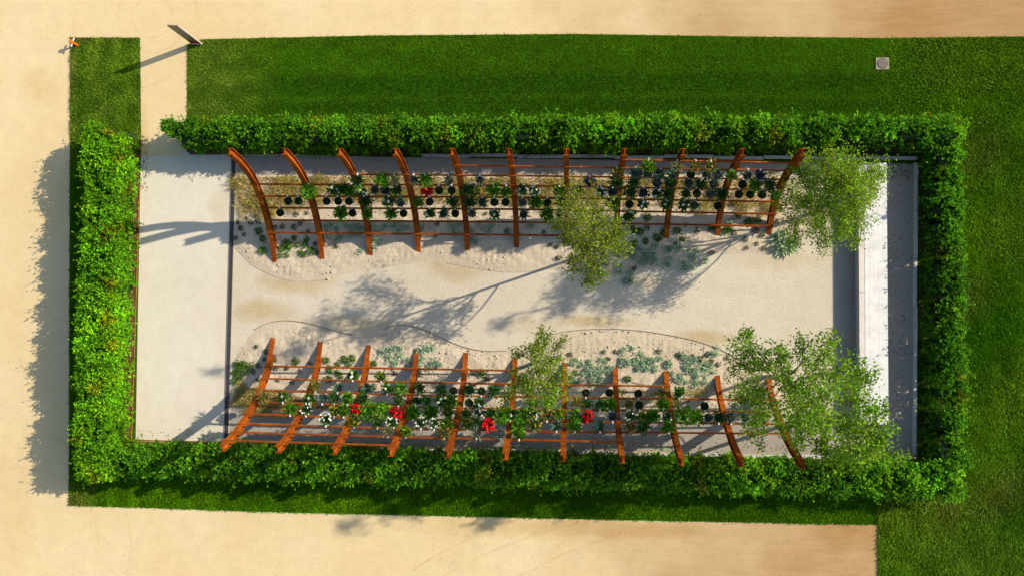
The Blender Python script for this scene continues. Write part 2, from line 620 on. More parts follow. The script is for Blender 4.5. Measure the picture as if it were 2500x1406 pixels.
def scatter_in(poly, n, r):
    P = np.array(poly)
    lo, hi = P.min(0), P.max(0)
    out = np.zeros((0, 2))
    while len(out) < n:
        q = r.uniform(lo, hi, (n * 2, 2))
        out = np.concatenate([out, q[inside(poly, q[:, 0], q[:, 1])]])
    return out[:n]


def pebbles(name, poly, n, seed, dens=None):
    r = np.random.default_rng(seed)
    p = scatter_in(poly, n, r)
    if dens is not None:
        p = p[dens(p) > r.uniform(0, 1, len(p))]
    n = len(p)
    s = r.gamma(2.2, 0.011, n).clip(0.012, 0.07)[:, None, None]
    base = np.array([(1, 0, 0), (0, 1, 0), (-1, 0, 0), (0, -1, 0), (0, 0, 0.8), (0, 0, -0.5)], float)[None]
    V = base * s * r.uniform(0.6, 1.3, (n, 6, 3))
    a = r.uniform(0, 6.28, n)
    ca, sa = np.cos(a)[:, None], np.sin(a)[:, None]
    V = np.stack([V[..., 0] * ca - V[..., 1] * sa, V[..., 0] * sa + V[..., 1] * ca, V[..., 2]], -1)
    V = V + np.concatenate([p, np.full((n, 1), 0.06)], 1)[:, None, :]
    f = np.array([(0, 1, 4), (1, 2, 4), (2, 3, 4), (3, 0, 4), (1, 0, 5), (2, 1, 5), (3, 2, 5), (0, 3, 5)])
    Q = (f[None] + 6 * np.arange(n)[:, None, None]).reshape(-1, 3)
    return link(name, quads(name, V.reshape(-1, 3), Q), 'pebble', kind='stuff')


tag(pebbles('pebbles', up_poly, 5200, 31, lambda p: np.clip(0.35 + 0.9 * wave(p[:, 0], p[:, 1], 0.9, 5), 0.05, 1)), 'pale loose clods and pebbles lying on the upper sandy bed', 'pebbles')
tag(pebbles('pebbles', lo_poly, 5200, 32, lambda p: np.clip(0.4 + 0.9 * wave(p[:, 0], p[:, 1], 0.9, 6), 0.05, 1)), 'pale loose clods and pebbles lying on the lower sandy bed', 'pebbles')


# ------------------------------------------------------------------ grass on the lawns
def grass(name, poly, n, seed, label, colf, size=1.0, lean=(0.0, 0.0), exclude=None):
    r = np.random.default_rng(seed)
    p = scatter_in(poly, n, r)
    if exclude is not None:
        p = p[~exclude(p)]
    n = len(p)
    p = p + r.normal(0, 0.03, p.shape) + r.normal(0, 0.09, p.shape) * (r.uniform(0, 1, (n, 1)) < 0.03)
    h = r.uniform(0.05, 0.11, n) * size
    w = r.uniform(0.012, 0.028, n) * (0.7 + 0.5 * size)
    a = r.uniform(0, 6.28, n)
    base = np.concatenate([p, np.full((n, 1), 0.012)], 1)
    s = np.stack([np.cos(a), np.sin(a), np.zeros(n)], 1) * w[:, None]
    ln = np.stack([lean[0] + 0.5 * wave(p[:, 0], p[:, 1], 3.1, seed) + r.normal(0, 0.45, n), lean[1] + 0.5 * wave(p[:, 0], p[:, 1], 2.7, seed + 1) + r.normal(0, 0.45, n), np.ones(n)], 1)
    tip = base + ln * h[:, None]
    V = np.stack([base - s, base + s, tip], 1).reshape(-1, 3)
    C = colf(p, r)
    C = np.repeat(C, 3, axis=0)
    C[2::3] *= 1.15
    return link(name, quads(name, V, np.arange(3 * n).reshape(n, 3), C), 'grass', None, label, 'grass', None, 'stuff')


def sm(t):
    t = np.clip(t, 0, 1)
    return t * t * (3 - 2 * t)


G_DEEP = np.array([0.030, 0.116, 0.001])
G_MID = np.array([0.118, 0.272, 0.002])
G_OLIVE = np.array([0.205, 0.275, 0.030])
G_DRY = np.array([0.20, 0.14, 0.05])


def mixc(a, b, t):
    return a * (1 - t[:, None]) + b * t[:, None]


def col_top(p, r):
    x, y = p[:, 0], p[:, 1]
    yy = y + 0.12 * wave(x, y, 0.2, 3)
    t = np.interp(yy, [10.2, 10.7, 10.95, 11.2, 11.7, 11.95, 12.2, 12.9, 13.4, 15.4], [0, .05, .6, .06, .02, .5, .06, 0, .55, .75])
    t = t + 0.25 * sm(wave(x, y, 0.5, 4)) + 0.5 * sm((-14 - x) / 8) + 0.3 * sm((x - 13) / 5)
    c = mixc(G_DEEP[None] + 0 * p[:, :1], G_MID[None] + 0 * p[:, :1], np.clip(t, 0, 1))
    c = mixc(c, G_OLIVE, np.clip(0.8 * sm((-15.5 - x) / 4) + 0.3 * sm((x - 15) / 4) * sm(wave(x, y, 1.1, 9)), 0, 1))
    dry = (r.uniform(0, 1, len(x)) < 0.012 + 0.15 * sm((np.abs(y - 15.2) < 0.25) * 1.0))
    c[dry] = G_DRY * 0.8
    return c * np.exp(r.normal(0, 0.16, (len(x), 1)))


def col_left(p, r):
    x, y = p[:, 0], p[:, 1]
    t = 0.65 + 0.4 * wave(x, y, 0.8, 14)
    up = sm((y - 8) / 1.5)
    c = mixc(G_DEEP * 1.2 + 0 * p[:, :1], G_MID, np.clip(t, 0, 1))
    c = mixc(c, G_OLIVE, np.clip(0.62 * up * (0.85 + 0.3 * wave(x, y, 1.5, 15)), 0, 1))
    edge = np.maximum.reduce([sm((-27.35 - x) / 0.45) * 0.9, sm((x + 24.05) / 0.4) * up, sm((y - 15.15) / 0.3), sm((-25.0 - x) / 1.5) * sm((-8.9 - y) / 0.4) * 0.9])
    c = mixc(c, G_DRY, np.clip(edge * (0.45 + 0.5 * wave(x, y, 4, 17)), 0, 0.9))
    return c * np.exp(r.normal(0, 0.20, (len(x), 1)))


def col_right(p, r):
    x, y = p[:, 0], p[:, 1]
    t = 0.45 + 0.55 * wave(x, y * 0.5, 1.0, 24) + 0.3 * wave(x * 2.5, y, 1.3, 25)
    c = mixc(G_DEEP * 1.35 + 0 * p[:, :1], G_MID * 1.05, np.clip(t, 0, 1))
    ol = np.clip(0.45 + 0.7 * wave(x, y, 0.45, 26) + 0.4 * sm((-6 - y) / 3) * sm((22 - x) / 3), 0, 1)
    c = mixc(c, G_OLIVE * 0.9, 0.55 * ol)
    br = np.clip(wave(x, y, 0.7, 27) - 0.35 + 0.5 * sm((19.9 - x) / 0.8) * sm((-4.5 - y) / 3), 0, 1)
    c = mixc(c, G_DRY * 0.8, 0.8 * br)
    return c * np.exp(r.normal(0, 0.26, (len(x), 1)))


MH = at(2153, 157)


def fade_right(p):
    return sm((p[:, 0] - 15.5) / 5.0) > np.random.default_rng(3).uniform(0, 1, len(p))


def fade_left(p):
    return not_cover(p) | ((p[:, 1] > 8.9) & (sm((p[:, 0] - 15.5) / 5.0) < np.random.default_rng(4).uniform(0, 1, len(p))))


def not_cover(p):
    return (np.abs(p[:, 0] - MH[0]) < 0.36) & (np.abs(p[:, 1] - MH[1]) < 0.34)


gl = [W(*p) for p in LAWN['left']]
gt = [W(*p) for p in LAWN['top']]
gr = [W(*p) for p in LAWN['right']]
_under = lambda p: ((p[:, 0] > -25.2) & (p[:, 0] < 17.5) & (p[:, 1] > -7.9) & (p[:, 1] < 9.0))
grass('lawn_grass', gl, 170000, 41, 'short olive and green grass of the left and bottom lawn strips', col_left, 0.9, exclude=_under)
grass('lawn_grass', gt, 330000, 42, 'deep green mown grass of the long lawn above the garden', col_top, 0.62, exclude=lambda p: not_cover(p) | fade_right(p))
clip_r = [q for q in gr]
grass('lawn_grass', [W(2080, 93), W(2150, 94), W(2500, 90), W(2620, 89), W(2620, 1500), W(2143, 1500), W(2143, 1125), W(2240, 1125), W(2240, 395), W(2080, 385)], 240000, 43, 'rougher patchy green grass right of the garden', col_right, 1.15, (-0.2, -0.4), exclude=fade_left)

def col_straw(p, r):
    c = mixc(np.array([0.50, 0.37, 0.16]) + 0 * p[:, :1], np.array([0.20, 0.21, 0.05]), np.clip(0.25 + 0.5 * wave(p[:, 0], p[:, 1], 2.5, 61), 0, 1))
    return c * np.exp(r.normal(0, 0.25, (len(p), 1)))


grass('straw_cover', [W(578, 434), W(1000, 431), W(1930, 445), W(1900, 505), W(1500, 505), W(1080, 497), W(700, 490), (W(640, 520)), W(590, 520)], 12000, 45,
      'golden dry straw-like ground cover along the back of the upper bed', col_straw, 1.7)
grass('straw_cover', [W(575, 950), W(650, 950), W(820, 985), W(1000, 985), W(1000, 1003), W(570, 990)], 3500, 46,
      'golden dry straw-like ground cover at the left end of the lower bed', col_straw, 1.7)

# ------------------------------------------------------------------ hedges


def hedge(name, x0, x1, y0, y1, h, seed, label, faces, dens=34, tint=(0.060, 0.165, 0.016), slant=None, cols=None, batter=None, holes=0.0):
    """faces: which vertical sides carry dense shoots; letters n s e w."""
    root = thing(name, ((x0 + x1) / 2, (y0 + y1) / 2, 0), label, 'hedge')
    ox, oy = (x0 + x1) / 2, (y0 + y1) / 2
    r = np.random.default_rng(seed)
    pts, nor = [], []
    lx, ly = x1 - x0, y1 - y0

    def topz(x, y):
        z = h + 0.09 * wave(x, y, 2.2, seed) + 0.05 * wave(x, y, 6.0, seed + 1)
        return z

    # rounded leafy lobes over top and faces
    lob = []
    st = 0.5
    nx_, ny_ = max(2, int(round(lx / st))), max(2, int(round(ly / st)))
    bt = batter or {}
    tx0, tx1, ty0, ty1 = x0 + bt.get('w', 0), x1 - bt.get('e', 0), y0 + bt.get('s', 0), y1 - bt.get('n', 0)
    nx_, ny_ = max(2, int(round((tx1 - tx0) / st))), max(2, int(round((ty1 - ty0) / st)))
    for i in range(nx_):
        for j in range(ny_):
            lob.append((tx0 + 0.10 + (tx1 - tx0 - 0.2) * (i + r.uniform(-0.1, 1.1)) / nx_, ty0 + 0.10 + (ty1 - ty0 - 0.2) * (j + r.uniform(-0.1, 1.1)) / ny_, h - 0.38 + r.normal(0, 0.10), 1.0))
    for fc in 'nsew':
        k = 1.0 if fc in faces else 0.5
        L = lx if fc in 'ns' else ly
        nl, nz = int(L / 0.52), int(h / 0.5)
        for i in range(nl):
            for j in range(nz):
                u = (i + r.uniform(0.1, 0.9)) / nl
                z = 0.22 + (h - 0.6) * (j + r.uniform(0.2, 0.8)) / nz
                d = 0.27 - 0.05 * z / h + r.normal(0, 0.07) + (batter or {}).get(fc, 0.0) * z / h
                lob.append(((x0 + u * lx if fc in 'ns' else (x1 - d if fc == 'e' else x0 + d)), (y0 + u * ly if fc in 'ew' else (y1 - d if fc == 'n' else y0 + d)), z, k))
    lobshade = []
    for (lx_, ly_, lz_, k) in lob:
        m_ = int(dens * k * 1.25)
        rad = r.uniform(0.20, 0.44)
        d = unit(r.normal(size=(m_, 3)))
        d[:, 2] = np.where(d[:, 2] < -0.35, -d[:, 2], d[:, 2])
        q = np.array([lx_, ly_, lz_]) + d * rad * 0.8
        deep = (q[:, 0] > x0 + 0.28) & (q[:, 0] < x1 - 0.28) & (q[:, 1] > y0 + 0.28) & (q[:, 1] < y1 - 0.28) & (q[:, 2] < h - 0.38)
        ok = ~deep & (q[:, 2] > 0.05)
        pts.append(q[ok])
        nor.append(unit(d[ok] + np.array([0, 0, 0.25])))
        lobshade.append(np.full(ok.sum(), np.exp(r.normal(0, 0.21) + 0.20 * float(wave(np.array(lx_), np.array(ly_), 0.9, seed + 5)))))
    LS = np.concatenate(lobshade)
    LID = np.repeat(np.arange(len(lobshade)), [len(q) for q in lobshade])
    LT = np.ones((len(lobshade), 3))
    u = r.uniform(0, 1, len(lobshade))
    LT[u < 0.14] = (1.5, 1.2, 0.9)
    LT[u > 0.96] = (1.7, 0.75, 0.9)
    LT[(u > 0.84) & (u < 0.9)] = (0.66, 0.72, 0.85)
    P = np.concatenate(pts)
    N = unit(np.concatenate(nor))
    if slant is not None:
        keep = slant(P)
        P, N, LS, LID = P[keep], N[keep], LS[keep], LID[keep]
    ns = len(P)
    ax = unit(N + r.normal(0, 0.42, (ns, 3)))
    Ls = r.uniform(0.12, 0.28, ns) * np.where(r.uniform(0, 1, ns) < 0.13, 2.2, 1)
    m = 7
    t = np.linspace(0.1, 1, m)[None, :] + r.uniform(-0.05, 0.05, (ns, m))
    B = P[:, None, :] + ax[:, None, :] * (t * Ls[:, None])[..., None]
    out = unit(r.normal(0, 1, (ns, m, 3)))
    D = unit(ax[:, None, :] * 0.55 + out * 0.95 + np.array([0, 0, 0.25]))
    V, Q = leaves(B.reshape(-1, 3), D.reshape(-1, 3), r.uniform(0.10, 0.165, ns * m), r.uniform(0.06, 0.095, ns * m), r, 0.18, 0.12)
    sc = colvar(tint, ns, r, 0.18, 1) * LS[:, None] * LT[LID]
    if cols is not None:
        sc = cols(P, sc, r)
    young = 0.75 + 0.5 * t.reshape(-1)
    C = np.repeat(sc, m, axis=0) * np.exp(r.normal(0, 0.16, (ns * m, 1))) * young[:, None]
    C = np.repeat(C, 4, axis=0)
    V = V - np.array([ox, oy, 0])
    link('foliage', quads('foliage', V, Q, C), 'leaf', root)
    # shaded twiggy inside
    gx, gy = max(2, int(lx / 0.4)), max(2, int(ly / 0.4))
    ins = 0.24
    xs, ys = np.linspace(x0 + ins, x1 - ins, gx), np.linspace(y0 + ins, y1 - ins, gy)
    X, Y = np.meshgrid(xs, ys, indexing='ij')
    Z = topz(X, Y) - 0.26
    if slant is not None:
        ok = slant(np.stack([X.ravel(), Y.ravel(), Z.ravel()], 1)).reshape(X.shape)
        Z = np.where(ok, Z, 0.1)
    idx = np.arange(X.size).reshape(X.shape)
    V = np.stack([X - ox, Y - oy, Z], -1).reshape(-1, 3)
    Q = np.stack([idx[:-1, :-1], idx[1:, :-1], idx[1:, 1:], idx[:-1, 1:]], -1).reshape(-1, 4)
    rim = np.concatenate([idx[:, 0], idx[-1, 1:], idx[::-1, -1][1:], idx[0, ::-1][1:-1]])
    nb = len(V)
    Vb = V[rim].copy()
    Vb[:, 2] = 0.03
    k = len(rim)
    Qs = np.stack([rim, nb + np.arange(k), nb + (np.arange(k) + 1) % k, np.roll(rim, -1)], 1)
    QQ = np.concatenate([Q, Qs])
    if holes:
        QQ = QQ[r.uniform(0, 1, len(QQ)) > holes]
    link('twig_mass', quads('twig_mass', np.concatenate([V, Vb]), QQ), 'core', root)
    mb = MB()
    L = max(lx, ly)
    for i in range(int(L / 0.9)):
        u = (i + 0.5) / int(L / 0.9)
        x = x0 + u * lx if lx > ly else ox
        y = y0 + u * ly if ly >= lx else oy
        mb.tube([(x - ox, y - oy, 0.0), (x - ox + r.normal(0, .05), y - oy + r.normal(0, .05), h * 0.6)], [0.03, 0.015], 5)
    link('stems', mb.mesh('stems'), 'stem', root, kind='stuff')
    return root


def left_cut(P):
    # the upper end of the left hedge is cut at a slant
    return P[:, 1] < 10.35 - 0.42 * (P[:, 0] + 25.5) - 0.15 * np.maximum(0, 1.6 - P[:, 2])


def end_round(P):
    return ~((P[:, 0] < -20.4) & (P[:, 1] - 9.9 < -(P[:, 0] + 21.3) * 0.9 - 0.1) & (P[:, 1] < 9.75))


def lcols(P, c, r):
    y = P[:, 1]
    c = c * np.array([1.12, 1.12, 0.9])
    dry = (P[:, 2] < 1.0) & (r.uniform(0, 1, len(P)) < 0.10)
    c[dry] = np.array([0.16, 0.10, 0.03])
    k = sm(wave(P[:, 0], y, 1.0, 77))[:, None]
    return c * (1 + 0.3 * k * np.array([1.0, 1, 0.5]))


hedge('clipped_hedge', -25.5, -23.72, -8.25, 10.35, 2.25, 101, 'tall leafy hedge along the left lawn strip, its face sunlit', 'ewns', 36, (0.100, 0.262, 0.009), left_cut, lcols)
hedge('clipped_hedge', -21.35, 19.0, 9.0, 10.25, 2.2, 102, 'long straight hedge between the top lawn and the garden', 'sw', 34, (0.080, 0.225, 0.009), end_round, None, {'s': 0.32})
hedge('clipped_hedge', 17.85, 19.15, -6.9, 9.0, 1.8, 103, 'narrow loose hedge right of the grey path behind the bench', 'we', 30, (0.066, 0.200, 0.008), None, None, {'w': 0.40}, 0.45)
hedge('clipped_hedge', -23.72, 19.0, -8.1, -6.8, 1.9, 104, 'long straight hedge along the bottom lawn strip', 'sn', 34, (0.075, 0.212, 0.009))

# ------------------------------------------------------------------ kerbs, edging, drain


def kerb(name, a, b, width, step, label, seed, jog=0.0):
    a, b = np.array(a), np.array(b)
    L = np.linalg.norm(b - a)
    d = (b - a) / L
    nrm = np.array([-d[1], d[0]])
    root = thing(name, (*a, 0), label, 'kerb')
    r = np.random.default_rng(seed)
    n = int(round(L / step))
    s = L / n
    me = MB().box((0, -width / 2, 0), (s - 0.018, width / 2, 0.13), 0.012).mesh('kerb_stone')
    for i in range(n):
        o = link('kerb_stone', me, 'stone', root)
        off = nrm * (jog * ((i // 2) % 2) + r.normal(0, 0.006))
        p = d * s * i + off
        o.location = (p[0], p[1], r.uniform(-0.008, 0.004))
        o.rotation_euler[2] = math.atan2(d[1], d[0]) + r.normal(0, 0.002)


kerb('stone_kerb', W(1030, 381), W(2238, 390), 0.17, 1.3, 'pale stone kerb below the long top hedge', 1, 0.05)
kerb('stone_kerb', W(905, 1093), W(2224, 1118), 0.19, 1.3, 'pale stone kerb above the bottom hedge', 2, -0.05)
kerb('stone_kerb', W(2231, 1108), W(2235, 398), 0.17, 2.4, 'shaded grey stone kerb beside the right hedge', 3)


def strip(name, P, w, h, mat, label, cat, z=0.0):
    P = np.asarray(P, float)
    T = unit(np.gradient(P, axis=0))
    Nn = np.stack([-T[:, 1], T[:, 0]], 1) * w / 2
    o = P[0]
    V = []
    for p, n in zip(P - o, Nn):
        V += [(p[0] - n[0], p[1] - n[1], z), (p[0] + n[0], p[1] + n[1], z), (p[0] + n[0], p[1] + n[1], z + h), (p[0] - n[0], p[1] - n[1], z + h)]
    Fc = []
    for i in range(len(P) - 1):
        a = 4 * i
        for k in range(4):
            Fc.append((a + k, a + (k + 1) % 4, a + 4 + (k + 1) % 4, a + 4 + k))
    Fc += [(0, 3, 2, 1), (4 * len(P) - 4, 4 * len(P) - 3, 4 * len(P) - 2, 4 * len(P) - 1)]
    ob = link(name, pymesh(name, V, Fc), mat, None, label, cat)
    ob.location = (o[0], o[1], 0)
    return ob


def smooth_px(L, n=6):
    P = np.array([W(*p) for p in L])
    t = np.arange(len(P))
    tt = np.linspace(0, len(P) - 1, n * (len(P) - 1) + 1)
    out = np.stack([np.interp(tt, t, P[:, i]) for i in (0, 1)], 1)
    for _ in range(8):
        out[1:-1] = 0.25 * out[:-2] + 0.5 * out[1:-1] + 0.25 * out[2:]
    return out


strip('steel_edging', [(X0, Y) for Y in np.linspace(7.2, Y0, 12)], 0.028, 0.06, 'edging', 'thin rusty edging between left hedge and pale court', 'edging')
strip('steel_edging', [(x, Y0 - 0.03) for x in np.linspace(X0 + 0.05, -8.0, 12)], 0.028, 0.06, 'edging', 'thin rusty edging at the foot of the bottom hedge', 'edging')
strip('bed_edging', smooth_px(UP_EDGE[:5]), 0.018, 0.026, 'paleedge', 'curved thin edging at the left tip of the upper bed', 'edging')
strip('bed_edging', smooth_px(UP_EDGE[8:13]), 0.018, 0.026, 'paleedge', 'short curved edging left of the upper middle tree', 'edging')
strip('bed_edging', smooth_px(LO_EDGE[2:10]), 0.022, 0.05, 'bededge', 'arched thin edging over the first lower ribs', 'edging')
strip('bed_edging', smooth_px(LO_EDGE[11:19]), 0.022, 0.05, 'bededge', 'long curved edging dipping towards the lower middle tree', 'edging')
strip('bed_edging', smooth_px(LO_EDGE[20:29]), 0.022, 0.05, 'bededge', 'arched edging on the right part of the lower bed', 'edging')

dr = thing('drain_channel', (*(0.5 * (W(566, 390) + W(557, 1068))), 0), 'long dark slotted drain channel between court and garden', 'drain')
Ld = W(566, 390)[1] - W(557, 1068)[1]
mb = MB().box((-0.13, -Ld / 2, 0.0), (-0.10, Ld / 2, 0.035)).box((0.10, -Ld / 2, 0.0), (0.13, Ld / 2, 0.035))
link('frame', mb.mesh('frame'), 'bededge', dr)
mb = MB().box((-0.0995, -Ld / 2, 0.0), (0.0995, Ld / 2, 0.012))
link('channel', mb.mesh('channel'), 'dark', dr)
mb = MB()
for i in range(int(Ld / 0.09)):
    y = -Ld / 2 + 0.09 * i
    mb.box((-0.0985, y, 0.013), (0.0985, y + 0.035, 0.03))
link('grating', mb.mesh('grating'), 'dark', dr, kind='stuff')

# ------------------------------------------------------------------ bench wall
bx0, bx1 = 14.58, 15.98
by1, by0 = at(2100, 398, 0.66)[1], at(2150, 1035, 0.66)[1]
bench = thing('long_bench', ((bx0 + bx1) / 2, (by0 + by1) / 2, 0), 'long white plank-topped bench wall at the right end of the garden', 'bench')
hx, hy = (bx1 - bx0) / 2, (by1 - by0) / 2
link('wall', MB().box((-hx + 0.03, -hy + 0.03, 0), (hx - 0.03, hy - 0.03, 0.58)).mesh('wall'), 'concrete', bench)
nst = 4
for i in range(nst):
    L = 2 * hy / nst
    link('cap_stone', MB().box((-hx, -hy + i * L, 0.582), (-hx + 0.27, -hy + (i + 1) * L - 0.015, 0.66), 0.008).mesh('cap_stone'), 'cap', bench)
npk = 5
wp = (2 * hx - 0.285) / npk
pm = MB().box((0, -hy, 0.583), (wp - 0.004, hy, 0.665), 0.0).mesh('plank')
for i in range(npk):
    o = link('plank', pm, 'plank', bench)
    o.location = (-hx + 0.285 + i * wp, 0, 0.002 * (i % 2))

# ------------------------------------------------------------------ trellises
RIBX = [-15.93 + 2.62 * j for j in range(11)]
PU0 = [(2.82, -0.06), (3.74, .36), (4.44, .76), (5.21, 1.36), (5.9, 2.02), (6.38, 2.6), (6.85, 3.3), (7.18, 4.05), (7.45, 5.0), (7.62, 6.15)]
PU1 = [(4.56, -0.06), (5.31, .48), (5.89, 1.1), (6.3, 1.65), (6.58, 2.2), (6.93, 3.2), (7.14, 4.0), (7.3, 4.75), (7.43, 5.5), (7.5, 6.15)]
PL0 = [(-0.66, -0.06), (-1.52, .2), (-2.45, .62), (-3.13, 1.21), (-4.02, 2.13), (-4.56, 3.0), (-5.08, 3.95), (-5.48, 4.8), (-5.82, 6.05)]
PL1 = [(-2.68, -0.06), (-3.35, .45), (-4.16, 1.5), (-4.87, 2.85), (-5.4, 3.98), (-5.8, 5.3), (-5.95, 6.05)]


def resamp(P, n=26):
    P = np.array(P, float)
    for _ in range(2):                                     # Chaikin smoothing, ends kept
        q = [P[0]]
        for a, b in zip(P[:-1], P[1:]):
            q += [0.75 * a + 0.25 * b, 0.25 * a + 0.75 * b]
        P = np.array(q + [P[-1]])
    s = np.concatenate([[0], np.cumsum(np.linalg.norm(np.diff(P, axis=0), axis=1))])
    t = np.linspace(0, s[-1], n)
    return np.stack([np.interp(t, s, P[:, i]) for i in (0, 1)], 1)


def rib_profile(row, j):
    a, b = (PU0, PU1) if row == 'upper' else (PL0, PL1)
    t = j / 10.0
    if row == 'upper':
        t = np.interp(j, [0, 1, 2, 3, 4, 5, 8, 10], [0, .10, .25, .36, .45, .53, .85, 1])
    return (1 - t) * resamp(a) + t * resamp(b)


FW, DEPTH, FT, WT = 0.13, 0.33, 0.028, 0.022


def rib_mesh(prof):
    T = unit(np.gradient(prof, axis=0))
    sgn = 1.0 if prof[-1, 0] > prof[0, 0] else -1.0
    N = np.stack([T[:, 1], -T[:, 0]], 1) * sgn             # away from the garden
    sec = [(-FW, 0), (FW, 0), (FW, FT), (WT / 2, FT), (WT / 2, DEPTH - FT), (FW, DEPTH - FT), (FW, DEPTH), (-FW, DEPTH), (-FW, DEPTH - FT),
           (-WT / 2, DEPTH - FT), (-WT / 2, FT), (-FW, FT)]
    V, Fc = [], []
    for p, n in zip(prof, N):
        for (u, d) in sec:
            q = p + n * d
            V.append((u, q[0], q[1]))
    m = len(sec)
    for i in range(len(prof) - 1):
        for k in range(m):
            Fc.append((i * m + k, i * m + (k + 1) % m, (i + 1) * m + (k + 1) % m, (i + 1) * m + k))
    e = (len(prof) - 1) * m
    for b in (0, e):
        Fc += [(b + 0, b + 1, b + 2, b + 3, b + 10, b + 11), (b + 3, b + 4, b + 9, b + 10), (b + 4, b + 5, b + 6, b + 7, b + 8, b + 9)]
    me = pymesh('rib', V, Fc)
    import bmesh
    bm = bmesh.new()
    bm.from_mesh(me)
    bmesh.ops.recalc_face_normals(bm, faces=bm.faces)
    bm.to_mesh(me)
    bm.free()
    return me


RAILS = {
    'upper': [([(1533, 389), (1962, 397)], 7, 10), ([(1117, 403), (1542, 409), (1945, 416)], 4, 10), ([(852, 425), (1249, 428), (1392, 430), (1938, 438)], 2, 10),
              ([(609, 449), (1242, 452), (1916, 463)], 0, 10), ([(621, 478), (1242, 481), (1897, 492)], 0, 10), ([(634, 507), (1251, 510), (1895, 522)], 0, 10),
              ([(645, 537), (1250, 542), (1556, 546), (1885, 552)], 0, 10), ([(655, 568), (1251, 573), (1390, 575)], 0, 6)],
    'lower': [([(648, 894), (1218, 904), (1260, 905)], 0, 5), ([(637, 924), (1015, 934), (1400, 940), (1628, 943)], 0, 8), ([(628, 953), (1015, 965), (1400, 971), (1886, 977)], 0, 10),
              ([(615, 981), (1015, 995), (1400, 1001), (1895, 1006)], 0, 10), ([(600, 1011), (1010, 1025), (1400, 1030), (1908, 1036)], 0, 10),
              ([(584, 1034), (1010, 1048), (1400, 1055), (1903, 1059)], 0, 10), ([(564, 1055), (1000, 1068), (1516, 1079)], 0, 7), ([(545, 1075), (960, 1088)], 0, 3)],
}
RAILPTS = {'upper': [], 'lower': []}
for row in ('upper', 'lower'):
    sg = -1.0 if row == 'upper' else 1.0
    org = np.array([RIBX[0], 0, 0])
    root = thing('arched_trellis', (RIBX[0], 0, 0), 'rusty steel trellis of curved ribs and rails, nearer the %s hedge' % ('top' if row == 'upper' else 'bottom'), 'trellis')
    profs = [rib_profile(row, j) for j in range(11)]
    ribs = []
    for j in range(11):
        o = link('rib', rib_mesh(profs[j]), 'rust', root)
        o.location = (RIBX[j] - RIBX[0], 0, 0)
        ribs.append(o)
    cleat = MB().box((0.03, -0.05, -0.05), (0.12, 0.05, 0.07)).box((-0.02, -0.03, -0.06), (0.03, 0.03, -0.02)).mesh('cleat')
    for (pl, j0, j1) in RAILS[row]:
        pl = np.array(pl, float)
        pts = []
        for j in range(j0, j1 + 1):
            pr = profs[j]
            px = np.array([pix((RIBX[j], p[0], p[1])) for p in pr])
            tgt = np.interp(px[:, 0], pl[:, 0], pl[:, 1])
            d = px[:, 1] - tgt
            k = np.where(np.sign(d[:-1]) != np.sign(d[1:]))[0]
            k = k[0] if len(k) else len(d) - 2
            f = np.clip(d[k] / (d[k] - d[k + 1] + 1e-9), 0, 1)
            q = pr[k] * (1 - f) + pr[k + 1] * f
            t = unit(pr[k + 1] - pr[k])
            nin = np.array([-t[1], t[0]]) * (1 if row == 'upper' else -1)
            pts.append((RIBX[j], q[0] + nin[0] * 0.03, q[1] + nin[1] * 0.03, t[0], t[1], nin[0], nin[1]))
            c = link('cleat', cleat, 'rust', ribs[j])
            c.location = (0.0, q[0] - nin[0] * 0.07, q[1] - nin[1] * 0.07)
        pts = np.array(pts)
        pts[1:-1] = 0.25 * pts[:-2] + 0.5 * pts[1:-1] + 0.25 * pts[2:]
        e0, e1 = pts[0].copy(), pts[-1].copy()
        e0 += (pts[0] - pts[1]) * 0.06
        e1 += (pts[-1] - pts[-2]) * 0.06
        full = np.concatenate([[e0], pts[1:-1], [e1]])
        RAILPTS[row].append(full[:, :3])
        V = []
        for p in full:
            for (a, b) in ((-0.043, -0.028), (0.043, -0.028), (0.043, 0.028), (-0.043, 0.028)):
                V.append((p[0] - org[0], p[1] + a * p[3] + b * p[5], p[2] + a * p[4] + b * p[6]))
        Fc = [(0, 3, 2, 1), (len(V) - 4, len(V) - 3, len(V) - 2, len(V) - 1)]
        for i in range(len(full) - 1):
            for k in range(4):
                Fc.append((4 * i + k, 4 * i + (k + 1) % 4, 4 * i + 4 + (k + 1) % 4, 4 * i + 4 + k))
        link('rail', pymesh('rail', V, Fc), 'rust', root)

# ------------------------------------------------------------------ plant prototypes (origin at the base of the foliage)
GREEN = (0.075, 0.205, 0.010)
BRIGHT = (0.125, 0.330, 0.015)
DARK = (0.024, 0.066, 0.016)
SILVER = (0.42, 0.55, 0.46)
BLUEGR = (0.075, 0.125, 0.120)


def dome(n, rad, hgt, r, up=0.3):
    d = unit(r.normal(size=(n, 3)))
    d[:, 2] = np.abs(d[:, 2])
    rr = rad * r.uniform(0.03, 1.0, (n, 1)) ** 0.6
    P = d * rr * np.array([1, 1, hgt / rad])
    return P, unit(d + np.array([0, 0, up]) + r.normal(0, 0.45, (n, 3)))


def ball(r, n, rad, hgt, L, Wd, col, var=0.25, up=0.3, droop=0.1):
    P, D = dome(n, rad, hgt, r, up)
    V, Q = leaves(P, D, r.uniform(0.7, 1.2, n) * L, r.uniform(0.7, 1.2, n) * Wd, r, 0.2, droop)
    return V, Q, colvar(col, n, r, var)


